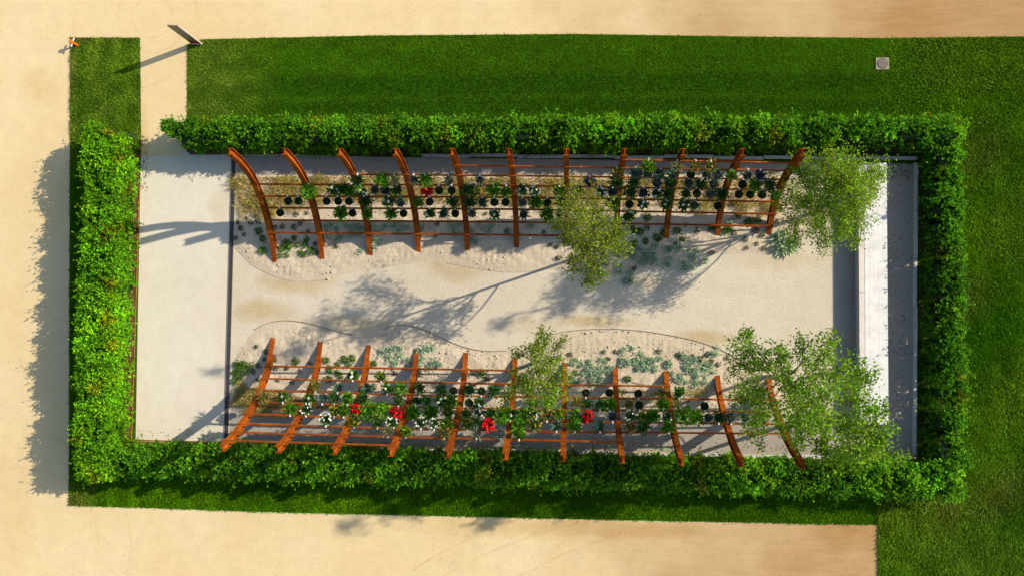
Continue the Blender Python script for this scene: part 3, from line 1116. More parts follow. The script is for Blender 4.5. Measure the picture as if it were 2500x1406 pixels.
def rosette(r, n, L, Wd, col, up=0.5, var=0.18, segs=2, c=(0, 0, 0)):
    a = r.uniform(0, 6.28, n)
    el = r.uniform(0.1, 1.3, n) * up
    D = np.stack([np.cos(a) * np.cos(el), np.sin(a) * np.cos(el), np.sin(el)], 1)
    V, Q = leaves(np.tile(np.array(c, float), (n, 1)) + D * 0.03, D, r.uniform(0.7, 1.15, n) * L, Wd, r, 0.25, 0.12)
    return V, Q, colvar(col, n, r, var)


def flowers(r, n, rad, hgt, size, col, petals=3, var=0.08):
    P, _ = dome(n, rad, hgt, r)
    P = unit(P) * np.array([rad, rad, hgt]) * r.uniform(0.75, 1.05, (n, 1))
    out = []
    for k in range(petals):
        a = r.uniform(0, 6.28, n)
        D = np.stack([np.cos(a), np.sin(a), r.uniform(-0.1, 0.5, n)], 1)
        D = unit(D)
        V, Q = leaves(P - D * size / 2 + np.array([0, 0, 0.01 * k]), D, size, size * 0.62, r, 0.05, 0.0)
        out.append((V, Q, colvar(col, n, r, var)))
    return join(out)


def two_colour(parts):
    return join(parts)


def proto(kind, seed):
    r = np.random.default_rng(seed)
    fl = None
    if kind == 'round':
        g = ball(r, 110, 0.165, 0.10, 0.07, 0.04, DARK, 0.3)
    elif kind == 'leafy':
        g = join([ball(r, 90, 0.20, 0.20, 0.15, 0.075, GREEN, 0.3, 0.2, 0.3), rosette(r, 16, 0.26, 0.09, BRIGHT, 0.5)])
    elif kind == 'darkleaf':
        g = ball(r, 120, 0.21, 0.18, 0.13, 0.06, (0.030, 0.100, 0.018), 0.35, 0.2, 0.3)
    elif kind == 'lush':
        g = ball(r, 300, 0.36, 0.30, 0.13, 0.08, BRIGHT, 0.3, 0.4, 0.2)
    elif kind == 'agave':
        g = rosette(r, 30, 0.30, 0.06, (0.060, 0.135, 0.085), 0.7)
    elif kind == 'spiky':
        g = rosette(r, 34, 0.33, 0.028, (0.14, 0.155, 0.10), 0.6, 0.4)
    elif kind == 'daisy':
        g = ball(r, 90, 0.20, 0.16, 0.12, 0.06, (0.03, 0.10, 0.015), 0.3)
        fl = flowers(r, 15, 0.24, 0.24, 0.085, (0.80, 0.80, 0.76))
    elif kind == 'bloom':
        g = join([ball(r, 70, 0.18, 0.15, 0.15, 0.08, (0.045, 0.13, 0.012), 0.3, 0.2, 0.3), rosette(r, 14, 0.27, 0.09, BRIGHT, 0.4)])
        fl = flowers(r, 2, 0.16, 0.26, 0.15, (0.82, 0.82, 0.72), 4)
    elif kind == 'red':
        g = ball(r, 60, 0.17, 0.14, 0.12, 0.08, (0.03, 0.09, 0.012), 0.3)
        fl = flowers(r, 46, 0.22, 0.22, 0.11, (0.62, 0.005, 0.010), 3, 0.3)
    elif kind == 'yellow':
        g = ball(r, 100, 0.22, 0.20, 0.13, 0.06, (0.070, 0.135, 0.014), 0.3)
        fl = flowers(r, 26, 0.25, 0.23, 0.055, (0.62, 0.42, 0.012), 2, 0.2)
    elif kind == 'orange':
        g = ball(r, 90, 0.22, 0.22, 0.15, 0.05, (0.10, 0.135, 0.02), 0.3, 0.4)
        fl = flowers(r, 16, 0.24, 0.26, 0.07, (0.62, 0.17, 0.03), 2, 0.25)
    elif kind == 'blue':
        g = ball(r, 90, 0.20, 0.15, 0.11, 0.05, (0.025, 0.055, 0.03), 0.3)
        fl = flowers(r, 38, 0.22, 0.17, 0.05, (0.10, 0.075, 0.36), 2, 0.3)
    elif kind == 'grey':
        g = ball(r, 150, 0.23, 0.20, 0.11, 0.035, BLUEGR, 0.3, 0.3, 0.1)
    elif kind == 'grass':
        g = rosette(r, 90, 0.36, 0.022, (0.20, 0.19, 0.045), 1.1, 0.35)
    elif kind == 'pale':
        g = join([ball(r, 80, 0.20, 0.20, 0.12, 0.05, (0.20, 0.215, 0.10), 0.35, 0.3), rosette(r, 20, 0.26, 0.05, (0.30, 0.29, 0.16), 0.7)])
    elif kind == 'trail':
        g = join([ball(r, 80, 0.20, 0.14, 0.12, 0.06, (0.06, 0.14, 0.018), 0.35, 0.1, 0.6),
                  tuple(x if i else x + np.array([0.0, -0.24, -0.12]) for i, x in enumerate(ball(r, 50, 0.15, 0.10, 0.12, 0.05, (0.13, 0.22, 0.03), 0.35, 0.0, 0.8)))])
    elif kind == 'limey':
        g = join([ball(r, 80, 0.21, 0.19, 0.13, 0.07, (0.06, 0.16, 0.012), 0.3), rosette(r, 24, 0.25, 0.08, (0.24, 0.33, 0.02), 0.8, 0.3)])
    me = quads('foliage', *g)
    me.materials.append(MAT['leaf'])
    fm = None
    if fl is not None:
        fm = quads('flowers', *fl)
        fm.materials.append(MAT['petal'])
    return me, fm


DESC = {'round': 'low dark mossy plant', 'leafy': 'leafy green plant', 'darkleaf': 'dense dark green plant', 'lush': 'big bright green bushy plant',
        'agave': 'spiky blue-green rosette', 'spiky': 'thin spiky grey-green plant', 'daisy': 'many small white flowers', 'bloom': 'green plant with white blooms',
        'red': 'bright red flowers', 'yellow': 'small yellow flowers', 'orange': 'orange-tipped plant', 'blue': 'violet-blue flowers', 'grey': 'blue-grey bushy plant',
        'grass': 'yellowish grass tuft', 'pale': 'pale cream-green plant', 'trail': 'trailing light green plant', 'limey': 'yellow-green leafy plant'}
PROTO = {k: [proto(k, 1000 + 10 * i + v) for v in range(3)] for i, k in enumerate(DESC)}
POTMESH = MB().lathe([(0.14, -0.30), (0.185, -0.06), (0.20, -0.05), (0.207, 0.0), (0.187, 0.0), (0.183, -0.045)], 16)
POTMESH.f.pop()
POTMESH = POTMESH.mesh('pot')
POTMESH.materials.append(MAT['pot'])
SOILMESH = MB().lathe([(0.182, -0.055), (0.182, -0.045), (0.10, -0.03)], 12).mesh('soil')
SOILMESH.materials.append(MAT['potsoil'])
CLIPMESH = MB().box((-0.035, -0.055, 0.031), (0.035, 0.055, 0.075), 0.01).mesh('clip')
CLIPMESH.materials.append(MAT['clip'])
ARMMESH = MB().box((-0.02, -0.5, 0.0), (0.02, 0.5, 0.025)).mesh('bracket')
ARMMESH.materials.append(MAT['pot'])

V2 = lambda L: [(500 + u / 4.135, 330 + v / 4.135, k) for u, v, k in L]
V3 = lambda L: [(1000 + u / 4.135, 330 + v / 4.135, k) for u, v, k in L]
V4 = lambda L: [(1400 + u / 3.8, 330 + v / 3.8, k) for u, v, k in L]
V6 = lambda L: [(500 + u / 3.905, 770 + v / 3.905, k) for u, v, k in L]
V7 = lambda L: [(1000 + u / 3.905, 770 + v / 3.905, k) for u, v, k in L]
V8 = lambda L: [(1400 + u / 3.7, 770 + v / 3.7, k) for u, v, k in L]
UP = V2([(1545, 440, 'trail'), (1800, 440, 'leafy'), (1915, 440, 'pale'), (2110, 450, 'spiky'), (2225, 440, 'leafy'), (2465, 435, 'spiky'),
         (1055, 575, 'lush'), (1300, 545, 'bloom'), (1400, 540, 'darkleaf'), (1465, 590, 'limey'), (1580, 570, 'daisy'), (1715, 545, 'grey'), (1825, 560, 'blue'),
         (1945, 550, 'darkleaf'), (2245, 565, 'red'), (2365, 560, 'round'), (840, 660, 'round'), (945, 660, 'round'), (1230, 660, 'round'), (1345, 665, 'round'),
         (1455, 665, 'round'), (1630, 665, 'darkleaf'), (1860, 665, 'bloom'), (1975, 685, 'grey'), (2160, 680, 'limey'), (2270, 675, 'round'), (760, 775, 'round'),
         (1375, 785, 'leafy'), (1490, 785, 'round'), (1650, 790, 'limey'), (1885, 795, 'leafy'), (2005, 785, 'round'), (2270, 790, 'bloom'), (2410, 790, 'agave')])
UP += V3([(710, 455, 'spiky'), (425, 560, 'round'), (590, 560, 'darkleaf'), (655, 565, 'yellow'), (850, 560, 'leafy'), (975, 570, 'limey'), (1150, 555, 'daisy'),
          (1265, 555, 'daisy'), (1510, 560, 'leafy'), (1685, 550, 'leafy'), (440, 680, 'darkleaf'), (610, 680, 'darkleaf'), (735, 680, 'agave'), (855, 680, 'round'),
          (970, 680, 'round'), (1140, 675, 'grey'), (1270, 670, 'leafy'), (1390, 680, 'round'), (1520, 680, 'darkleaf'), (460, 790, 'round'), (630, 790, 'spiky'),
          (860, 800, 'bloom'), (1150, 800, 'grey'), (1385, 790, 'leafy'), (1510, 800, 'grey')])
UP += V4([(700, 275, 'limey'), (960, 275, 'pale'), (1130, 280, 'orange'), (1275, 270, 'orange'), (400, 340, 'orange'), (575, 345, 'agave'), (690, 360, 'grey'),
          (805, 350, 'agave'), (920, 350, 'agave'), (1090, 350, 'round'), (1235, 375, 'spiky'), (1330, 350, 'grey'), (1470, 345, 'limey'), (1615, 365, 'spiky'),
          (1730, 365, 'blue'), (150, 430, 'blue'), (395, 440, 'darkleaf'), (560, 430, 'darkleaf'), (775, 430, 'blue'), (890, 430, 'darkleaf'), (1070, 430, 'grey'),
          (1180, 430, 'darkleaf'), (1300, 430, 'grey'), (1570, 450, 'round'), (1690, 450, 'leafy'), (1820, 455, 'darkleaf'), (255, 530, 'daisy'), (360, 530, 'blue'),
          (530, 520, 'darkleaf'), (650, 535, 'blue'), (765, 545, 'daisy'), (880, 530, 'darkleaf'), (1045, 535, 'darkleaf'), (1145, 540, 'round'), (1270, 535, 'grey'),
          (1375, 540, 'darkleaf'), (1535, 550, 'round'), (1640, 545, 'round'), (1750, 550, 'round'), (1870, 560, 'darkleaf'), (360, 630, 'leafy'), (520, 635, 'round'),
          (640, 640, 'bloom'), (855, 640, 'bloom'), (1020, 640, 'bloom'), (1120, 640, 'grey'), (1340, 650, 'round'), (520, 750, 'bloom')])
LO = V6([(1060, 660, 'grass'), (1270, 690, 'agave'), (1550, 690, 'agave'), (1415, 565, 'bloom'), (1685, 580, 'limey'), (560, 770, 'grass'), (750, 775, 'bloom'),
         (1000, 790, 'bloom'), (1125, 780, 'grey'), (1240, 780, 'darkleaf'), (1365, 785, 'leafy'), (1510, 790, 'darkleaf'), (1740, 690, 'bloom'), (1870, 700, 'leafy'),
         (2050, 690, 'darkleaf'), (820, 890, 'leafy'), (970, 890, 'daisy'), (1160, 990, 'daisy'), (1240, 910, 'yellow'), (1330, 880, 'leafy'), (1460, 890, 'red'),
         (1430, 1000, 'yellow'), (1560, 900, 'lush'), (1690, 885, 'lush'), (1830, 910, 'red'), (1780, 1020, 'daisy'), (1650, 1040, 'trail'), (1750, 1100, 'pale'),
         (1850, 790, 'trail'), (1990, 910, 'leafy'), (2150, 900, 'leafy'), (1920, 1110, 'limey'), (2290, 1110, 'orange')])
LO += V7([(310, 710, 'darkleaf'), (415, 715, 'round'), (575, 710, 'darkleaf'), (685, 720, 'round'), (800, 720, 'darkleaf'), (1680, 735, 'round'), (1905, 735, 'round'),
          (2180, 745, 'round'), (65, 810, 'round'), (160, 810, 'darkleaf'), (290, 800, 'bloom'), (400, 810, 'leafy'), (565, 830, 'round'), (660, 850, 'bloom'),
          (1180, 830, 'darkleaf'), (1585, 830, 'grass'), (1685, 845, 'darkleaf'), (1905, 850, 'leafy'), (2090, 845, 'grass'), (2190, 855, 'round'), (370, 905, 'yellow'),
          (545, 945, 'yellow'), (660, 925, 'daisy'), (770, 925, 'darkleaf'), (900, 905, 'bloom'), (1080, 945, 'leafy'), (1180, 930, 'daisy'), (1310, 930, 'orange'),
          (1420, 920, 'limey'), (1580, 960, 'leafy'), (1690, 970, 'red'), (1815, 890, 'darkleaf'), (1935, 960, 'blue'), (2100, 950, 'daisy'), (2220, 960, 'limey'),
          (110, 1020, 'daisy'), (235, 1030, 'daisy'), (355, 1030, 'limey'), (550, 1030, 'yellow'), (640, 1030, 'darkleaf'), (745, 1040, 'red'), (880, 990, 'lush'),
          (1040, 1045, 'leafy'), (1190, 1035, 'yellow'), (1400, 1050, 'agave'), (1575, 1060, 'leafy'), (1815, 1055, 'agave'), (2110, 1060, 'orange'), (2230, 1065, 'darkleaf'),
          (640, 1130, 'spiky'), (870, 1130, 'grey'), (1045, 1130, 'leafy'), (1410, 790, 'bloom'), (1330, 800, 'leafy')])
LO += V8([(795, 695, 'orange'), (955, 700, 'bloom'), (815, 800, 'leafy'), (1185, 825, 'round'), (720, 905, 'leafy'), (845, 915, 'daisy'), (1000, 890, 'lush'),
          (1115, 920, 'leafy'), (1220, 920, 'grey'), (1310, 920, 'darkleaf'), (1420, 915, 'grey'), (1550, 920, 'grey'), (1690, 915, 'darkleaf'), (860, 1005, 'leafy')])


def place_pots(row, L):
    rails = RAILPTS[row]
    items = []
    for (px, py, kind) in L:
        best = None
        for ri, rp in enumerate(rails):
            pp = np.array([pix(p) for p in rp])
            if px < pp[0, 0] - 25 or px > pp[-1, 0] + 25:
                continue
            ry = np.interp(px, pp[:, 0], pp[:, 1])
            d = (py - ry) if row == 'upper' else (ry - py)
            sc = abs(d - 11)
            if best is None or sc < best[0]:
                best = (sc, ri)
        rp = rails[best[1]]
        z = rp[:, 2].mean()
        for _ in range(4):
            P = at(px, py, z)
            z = np.interp(P[0], rp[:, 0], rp[:, 2]) - 0.05
        ry = np.interp(P[0], rp[:, 0], rp[:, 1])
        # keep the pot clear of its rail, hung on the garden side
        off = ry - P[1] if row == 'upper' else P[1] - ry
        off = float(np.clip(off, 0.24, 0.34))
        y = ry - off if row == 'upper' else ry + off
        items.append([best[1], P[0], y, z, off, kind])
    items.sort(key=lambda t: (t[0], t[1]))
    # neighbours on one rail do not share room
    for a, b in zip(items[:-1], items[1:]):
        if a[0] == b[0] and b[1] - a[1] < 0.41:
            b[1] = a[1] + 0.41
    cnt = {}
    for (ri, x, y, z, off, kind) in items:
        cnt[ri] = cnt.get(ri, 0) + 1
        lab = '%s, black pot, %s from left, %s rail down, %s trellis' % (DESC[kind], ordw(cnt[ri]), ordw(ri + 1), row)
        r = rng
        t = thing('hanging_plant', (x, y, z), lab, 'potted plant', 'pots hung on the %s trellis' % row, 0.0 if row == 'upper' else math.pi)
        pot = link('pot', POTMESH, None, t)
        link('soil', SOILMESH, None, pot)
        fm, flm = PROTO[kind][int(r.integers(3))]
        s = r.uniform(0.95, 1.2) * {'round': 1.05, 'lush': 1.15, 'bloom': 1.3, 'leafy': 1.35, 'darkleaf': 1.3}.get(kind, 1.3)
        a = r.uniform(0, 6.28) if kind != 'trail' else r.normal(0, 0.3)
        f = link('foliage', fm, None, t)
        f.location = (0, 0, -0.03)
        f.scale = (s, s, s)
        f.rotation_euler[2] = a
        if flm is not None:
            g = link('flowers', flm, None, t, kind='stuff')
            g.location = (0, 0, -0.03)
            g.scale = (s, s, s)
            g.rotation_euler[2] = a
        c = link('clip', CLIPMESH, None, t)
        c.location = (0, off, 0.05)
        b = link('bracket', ARMMESH, None, t)
        b.scale = (1, max(0.05, off - 0.13), 1)
        b.location = (0, off - b.scale[1] / 2, 0.0)


place_pots('upper', UP)
place_pots('lower', LO)

# ------------------------------------------------------------------ plants in the beds


def gproto(kind, seed):
    r = np.random.default_rng(seed)
    if kind == 'cushion':
        g = ball(r, 120, 0.15, 0.15, 0.07, 0.03, (0.026, 0.052, 0.010), 0.35, 0.4)
    elif kind == 'clump':
        g = join([ball(r, 70, 0.20, 0.13, 0.12, 0.06, (0.085, 0.20, 0.020), 0.3, 0.3), rosette(r, 12, 0.22, 0.06, (0.12, 0.24, 0.02), 0.6)])
    elif kind == 'silver':
        p = []
        for k in range(7):
            c = (r.normal(0, 0.13), r.normal(0, 0.13), r.uniform(0.02, 0.10))
            p.append(rosette(r, 13, 0.16, 0.055, SILVER, 0.9, 0.22, c=c))
        g = join(p)
    elif kind == 'agavebig':
        g = join([rosette(r, 26, 0.55, 0.10, (0.36, 0.48, 0.38), 0.9, 0.2), rosette(r, 16, 0.35, 0.08, (0.40, 0.52, 0.42), 1.3, 0.2)])
    elif kind == 'redtuft':
        g = ball(r, 80, 0.14, 0.14, 0.08, 0.04, (0.085, 0.018, 0.025), 0.35, 0.4)
    elif kind == 'drygrass':
        p = []
        for k in range(5):
            c = (r.normal(0, 0.22), r.normal(0, 0.16), 0.0)
            p.append(rosette(r, 24, 0.36, 0.02, (0.46, 0.34, 0.10) if k % 2 else (0.34, 0.31, 0.10), 1.0, 0.3, c=c))
        g = join(p)
    me = quads('foliage', *g)
    me.materials.append(MAT['leaf'])
    return me


GDESC = {'cushion': ('cushion_plant', 'small dark green cushion plant', 'plant'), 'clump': ('leafy_clump', 'low bright green leafy clump', 'plant'),
         'silver': ('silver_clump', 'silvery blue-green clump', 'plant'), 'agavebig': ('silver_rosette', 'large silvery spiky rosette', 'plant'),
         'redtuft': ('red_tuft', 'small dark red leafy tuft', 'plant'), 'drygrass': ('grass_tuft', 'straw-yellow ornamental grass tuft', 'grass tuft')}
GPRO = {k: [gproto(k, 2000 + 10 * i + v) for v in range(3)] for i, k in enumerate(GDESC)}
K = lambda kind, L: [(u, v, kind) for u, v in L]
GU = V2(K('cushion', [(340, 885), (370, 945), (430, 845), (470, 880), (520, 815), (545, 870), (690, 785), (930, 800), (1035, 790), (720, 930), (790, 925), (905, 930), (970, 890),
                      (1120, 1100), (1330, 1125), (405, 1005), (1140, 1190), (320, 1040)]) + K('redtuft', [(1045, 975)])
        + K('clump', [(830, 1090), (780, 1150), (940, 1110), (1010, 1110), (970, 1190), (760, 1220), (1085, 1175), (590, 1050), (550, 970), (830, 1215), (590, 1170), (1030, 1060), (910, 1040), (1000, 1210), (860, 1120)])
        + K('silver', [(1220, 910), (1290, 900), (1350, 950), (1420, 910), (1490, 940), (1560, 920), (1250, 980), (1380, 1020), (1480, 1020), (1700, 920), (1760, 960), (1830, 910), (1900, 930),
                       (1970, 960), (2050, 920), (1700, 1020), (1710, 1140), (1740, 1050), (2190, 930), (1570, 1180), (1540, 1000), (1330, 1050), (1940, 890), (1600, 960)]))
GU += V3(K('cushion', [(280, 895), (265, 1015), (770, 795), (985, 975), (1355, 985), (1470, 940), (1505, 1245), (1420, 1110), (1480, 1135)])
         + K('silver', [(420, 920), (640, 1050), (720, 900), (640, 960), (800, 970), (500, 910), (660, 1090), (470, 990), (820, 910), (1230, 900)]))
GU += V4(K('cushion', [(1040, 835), (1145, 890), (945, 1000), (800, 970), (1490, 640), (1485, 915), (1595, 970), (1695, 1010), (1605, 1050), (1770, 1055), (1280, 1095), (560, 1240), (1885, 805),
                       (1745, 930), (680, 855), (510, 1105)]) + K('redtuft', [(1685, 880)])
         + K('clump', [(550, 880), (620, 900), (670, 985), (960, 890), (1010, 965), (770, 955), (835, 910), (1410, 890), (1450, 860), (1620, 810), (1700, 790), (1280, 870), (1530, 750), (560, 1010), (690, 760)])
         + K('silver', [(760, 1050), (740, 1120), (770, 1170), (580, 1130), (650, 1200), (890, 1050), (990, 1060), (1080, 1080), (1150, 1070), (890, 1155), (620, 1060), (200, 1250), (100, 1250), (300, 1200),
                        (700, 1120), (250, 1300), (1480, 800), (1440, 810)])
         + K('agavebig', [(1930, 1000), (2000, 1050), (1890, 960), (1960, 930), (2050, 1000), (1920, 1060), (1990, 980)]))
GL = V6(K('cushion', [(590, 340), (570, 415), (520, 475), (470, 530), (680, 420), (685, 500), (785, 495), (910, 525), (840, 635), (515, 610), (700, 615), (1005, 450), (1620, 675), (500, 295)])
        + K('redtuft', [(1815, 550), (2045, 555)])
        + K('clump', [(310, 465), (350, 500), (300, 540), (340, 580), (400, 540), (440, 490), (300, 620), (380, 460), (1165, 425), (1270, 465), (1380, 465), (1340, 415), (1415, 405), (1620, 455),
                      (870, 435), (1200, 510), (1270, 540), (1300, 570), (1190, 600)])
        + K('silver', [(1870, 320), (1810, 305), (2100, 300), (1860, 385), (1770, 395), (1830, 450), (2080, 415), (2180, 460), (2230, 470), (2140, 490), (1740, 320), (2060, 500), (2160, 300), (1820, 480)]))
GL += V7(K('silver', [(110, 400), (290, 470), (1725, 435), (1720, 490), (1640, 470), (1560, 450), (1665, 550), (1780, 540), (1840, 510), (1810, 560), (1760, 630), (2120, 315), (2035, 345), (2200, 380),
                      (2030, 420), (2140, 440), (2080, 455), (2220, 430), (2260, 500), (2180, 500), (2290, 420), (2330, 430), (1560, 600), (1600, 625), (1690, 530)])
         + K('cushion', [(1530, 370), (1850, 350), (1960, 345), (1895, 410), (610, 540), (745, 600), (2050, 725)]) + K('clump', [(1580, 545), (690, 545), (2080, 600)]))
GL += V8(K('silver', [(1060, 440), (1100, 490), (1040, 500), (1150, 480), (1200, 490), (1110, 540), (930, 560), (890, 510), (960, 570), (1015, 600), (1110, 590), (1180, 590), (1090, 620), (780, 390),
                      (745, 475), (860, 440), (660, 480), (700, 420), (1280, 330), (1030, 400), (1090, 400), (1180, 440), (1020, 460), (1460, 800), (1560, 820), (1650, 860), (1720, 900), (1500, 880), (1600, 900)])
         + K('cushion', [(770, 325), (935, 360), (1080, 365), (1145, 385), (1205, 350), (1245, 410), (1390, 380), (1300, 440), (1030, 770)]))
r6 = np.random.default_rng(66)
GU += [(r6.uniform(1530, 1740), r6.uniform(595, 655), 'silver') for _ in range(16)] + [(r6.uniform(1420, 1560), r6.uniform(640, 690), 'silver') for _ in range(10)]
GL += [(r6.uniform(1390, 1500), r6.uniform(865, 935), 'silver') for _ in range(10)] + [(r6.uniform(1500, 1740), r6.uniform(855, 900), 'silver') for _ in range(10)]
GL += [(r6.uniform(930, 1110), r6.uniform(845, 895), 'silver') for _ in range(8)]
r5 = np.random.default_rng(55)
for (xa, xb, ya, yb, n, lst) in ((578, 760, 440, 505, 26, GU), (585, 660, 500, 530, 6, GU), (700, 1080, 440, 492, 40, GU), (1080, 1500, 440, 500, 52, GU), (1530, 1900, 440, 515, 34, GU),
                                 (575, 650, 950, 1000, 14, GL), (610, 800, 985, 1003, 10, GL), (1500, 1720, 960, 985, 8, GL)):
    for _ in range(n):
        lst.append((r5.uniform(xa, xb), r5.uniform(ya, yb), 'drygrass'))


def place_ground(row, L):
    L = sorted(L, key=lambda t: (t[2], t[0]))
    cnt = {}
    for (px, py, kind) in L:
        cnt[kind] = cnt.get(kind, 0) + 1
        nm, ds, cat = GDESC[kind]
        P = at(px, py, 0.0)
        lab = '%s, %s such from left in the %s bed' % (ds, ordw(cnt[kind]), row)
        o = link(nm, GPRO[kind][int(rng.integers(3))], None, None, lab, cat, '%ss in the %s bed' % (nm.replace('_', ' '), row))
        s = rng.uniform(0.75, 1.2) * {'cushion': 0.95, 'clump': 1.0, 'silver': 0.85, 'agavebig': 1.0, 'redtuft': 1.0, 'drygrass': 1.0}[kind]
        o.location = (P[0], P[1], 0.035)
        o.scale = (s, s, s)
        o.rotation_euler[2] = rng.uniform(0, 6.28)


place_ground('upper', GU)
place_ground('lower', GL)

# ------------------------------------------------------------------ trees


def tree(base_px, blobs, seed, label, tint, lsize=0.125, dens=1.0, stems=1, trunk_r=0.085):
    r = np.random.default_rng(seed)
    base = at(*base_px)
    root = thing('slender_tree', base, label, 'tree')
    C = np.array([at(x, y, z) for x, y, z, _ in blobs]) - base
    Rb = np.array([b[3] for b in blobs])
    top = C[C[:, 2].argmax()] + np.array([0, 0, 0.5])
    mb = MB()
    th = top[2]
    n = 12
    trunks = []
    for s in range(stems):
        lean = C[:, :2].mean(0) * (0.55 + 0.5 * s) + (r.normal(0, 0.25, 2) if s else 0)
        t = np.linspace(0, 1, n)
        hh = th * (1 - 0.15 * s)
        P = np.stack([lean[0] * t ** 1.08 + 0.04 * np.sin(3 * t + s) * t + 0.16 * s * (1 - t), lean[1] * t ** 1.08 + 0.04 * np.sin(4 * t + 1) * t, hh * t], 1)
        P[:, :2] += (top[:2] - P[-1, :2])[None] * (t ** 3)[:, None] * (1.0 if s == 0 else 0.4)
        P[0, 2] = -0.05
        mb.tube(P, trunk_r * (1 - 0.88 * t) / (1 + 0.2 * s), 8)
        trunks.append(P)
    link('trunk', mb.mesh('trunk', True), 'bark', root)
    lb = MB()
    parts = []
    for c, rb in zip(C, Rb):
        P = trunks[int(r.integers(stems))]
        za = np.clip(c[2] - (0.8 + 0.55 * np.linalg.norm(c[:2] - np.array([np.interp(c[2] * .7, P[:, 2], P[:, 0]), np.interp(c[2] * .7, P[:, 2], P[:, 1])]))), th * 0.18, th * 0.93)
        a = np.array([np.interp(za, P[:, 2], P[:, 0]), np.interp(za, P[:, 2], P[:, 1]), za])
        t = np.linspace(0, 1, 7)[:, None]
        bend = r.normal(0, 0.12, 3) * np.linalg.norm(c - a)
        Lm = a * (1 - t) + c * t + np.sin(t * math.pi) * bend[None] + np.array([0, 0, 0.12]) * np.sin(t * math.pi)
        lb.tube(Lm, np.linspace(0.038, 0.012, 7), 5)
        nt = int((11 * rb * rb * dens * 2.1 + 4) * float(np.clip(1.45 - 0.075 * c[2], 0.45, 1.1)))
        for k in range(nt):
            f = r.uniform(0.4, 1.0)
            s0 = np.array([np.interp(f, t[:, 0], Lm[:, i]) for i in range(3)])
            d = unit(r.normal(0, 1, 3) * np.array([1, 1, 0.75]) + 0.25 * unit(c - a))
            e = c + d * rb * r.uniform(0.45, 1.25)
            e[2] -= 0.1
            mid = (s0 + e) / 2 + np.array([0, 0, 0.1]) + r.normal(0, 0.06, 3)
            tw = np.array([s0, mid, e])
            lb.tube(tw, [0.012, 0.008, 0.004], 3)
            m = int(r.uniform(17, 31))
            u = r.uniform(0.25, 1.08, m)
            q = np.stack([np.interp(u, [0, 0.5, 1.1], [tw[0, i], tw[1, i], tw[2, i] + 0.1 * (tw[2, i] - tw[1, i])]) for i in range(3)], 1)
            q = q + r.normal(0, 0.11, (m, 3))
            D = unit(r.normal(0, 1, (m, 3)) + np.array([0, 0, -0.15]) + 0.4 * unit(e - s0))
            V, Q = leaves(q, D, r.uniform(0.7, 1.2, m) * lsize, r.uniform(0.7, 1.2, m) * lsize * 0.62, r, 0.15, 0.15)
            tc = np.array(tint) * np.exp(r.normal(0, 0.16)) * np.array([np.exp(r.normal(0, .12)), 1, 1])
            parts.append((V, Q, colvar(tc, m, r, 0.22)))
    link('limbs', lb.mesh('limbs'), 'twig', root)
    link('crown', quads('crown', *join(parts)), 'leaf', root)
    return root


BIRCH = (0.135, 0.190, 0.012)
tree((1428, 622), [(1400, 480, 6.5, .9), (1390, 540, 7, 1.0), (1460, 500, 8.5, 1.0), (1450, 560, 9.3, 1.0), (1500, 560, 7.5, .9), (1420, 600, 6.5, 1.0), (1480, 620, 6.5, .9), (1400, 650, 5, .7),
                   (1460, 665, 5, .8), (1510, 600, 5.5, .6), (1440, 695, 4.5, .35), (1385, 580, 5.5, .6), (1530, 610, 5, .4), (1452, 575, 10.6, .6), (1418, 525, 11.5, .5)],
     301, 'slender tree standing against the upper trellis, crown over its middle ribs', BIRCH, 0.125, 1.2)
tree((1972, 524), [(1960, 430, 4.2, 0.95), (2010, 400, 5.1, 0.95), (2070, 400, 6.0, 1.06), (2125, 412, 6.0, 0.85), (2030, 460, 6.4, 1.17), (2090, 470, 7.2, 1.17), (1970, 500, 4.2, 0.95), (2030, 530, 5.5, 1.17), (2090, 540, 6.0, 0.95),
                   (2060, 580, 4.7, 0.74), (1990, 560, 3.8, 0.74), (2135, 455, 5.1, 0.53), (1930, 540, 3.2, 0.53), (1905, 500, 3.2, 0.5), (1945, 585, 3.4, 0.5), (2010, 600, 4.2, 0.5), (1950, 400, 4.6, 0.5), (2150, 430, 5.4, 0.5), (2105, 500, 7.6, 0.64), (1920, 460, 3.4, 0.53), (2050, 430, 6.8, 0.95), (2100, 480, 9.0, 0.6)],
     302, 'leaning feathery tree beside the last upper rib, over the bench end', (0.170, 0.300, 0.010), 0.112, 1.75, 2)
tree((1308, 884), [(1330, 830, 4.5, .6), (1300, 850, 5, .6), (1350, 870, 5.5, .7), (1320, 900, 7, .8), (1360, 920, 6, .7), (1290, 930, 6, .7), (1340, 960, 6.5, .8), (1260, 940, 6, .7), (1240, 970, 5.5, .6),
                   (1300, 980, 5.5, .6), (1375, 965, 5, .45), (1368, 835, 4, .4), (1262, 862, 4.5, .35), (1332, 808, 4.5, .25)],
     303, 'small open tree in the lower bed, crown over the middle lower ribs', (0.145, 0.235, 0.013), 0.125, 1.1, 2, 0.07)
tree((1872, 918), [(1820, 850, 5, .9), (1820, 808, 5, .4), (1850, 880, 5.5, .6), (1790, 900, 4.5, .6), (1830, 960, 6, 1.0), (1900, 860, 6, .9), (1960, 835, 6, .7), (2010, 855, 7, .8), (2032, 822, 6.5, .45),
                   (1930, 930, 8, 1.2), (1990, 920, 9, 1.1), (2050, 900, 8, .9), (1880, 1010, 7, 1.0), (1960, 1000, 9, 1.2), (2010, 975, 10.6, 1.0), (2005, 1028, 12.2, .8), (1985, 1000, 11.2, .9), (1955, 1035, 10.4, .8), (1850, 1060, 6, .8), (1800, 950, 4.5, .7), (1940, 1070, 6, .9)],
     304, 'tallest spreading tree at the right end of the lower trellis', (0.125, 0.255, 0.010), 0.138, 1.05, 2, 0.10)
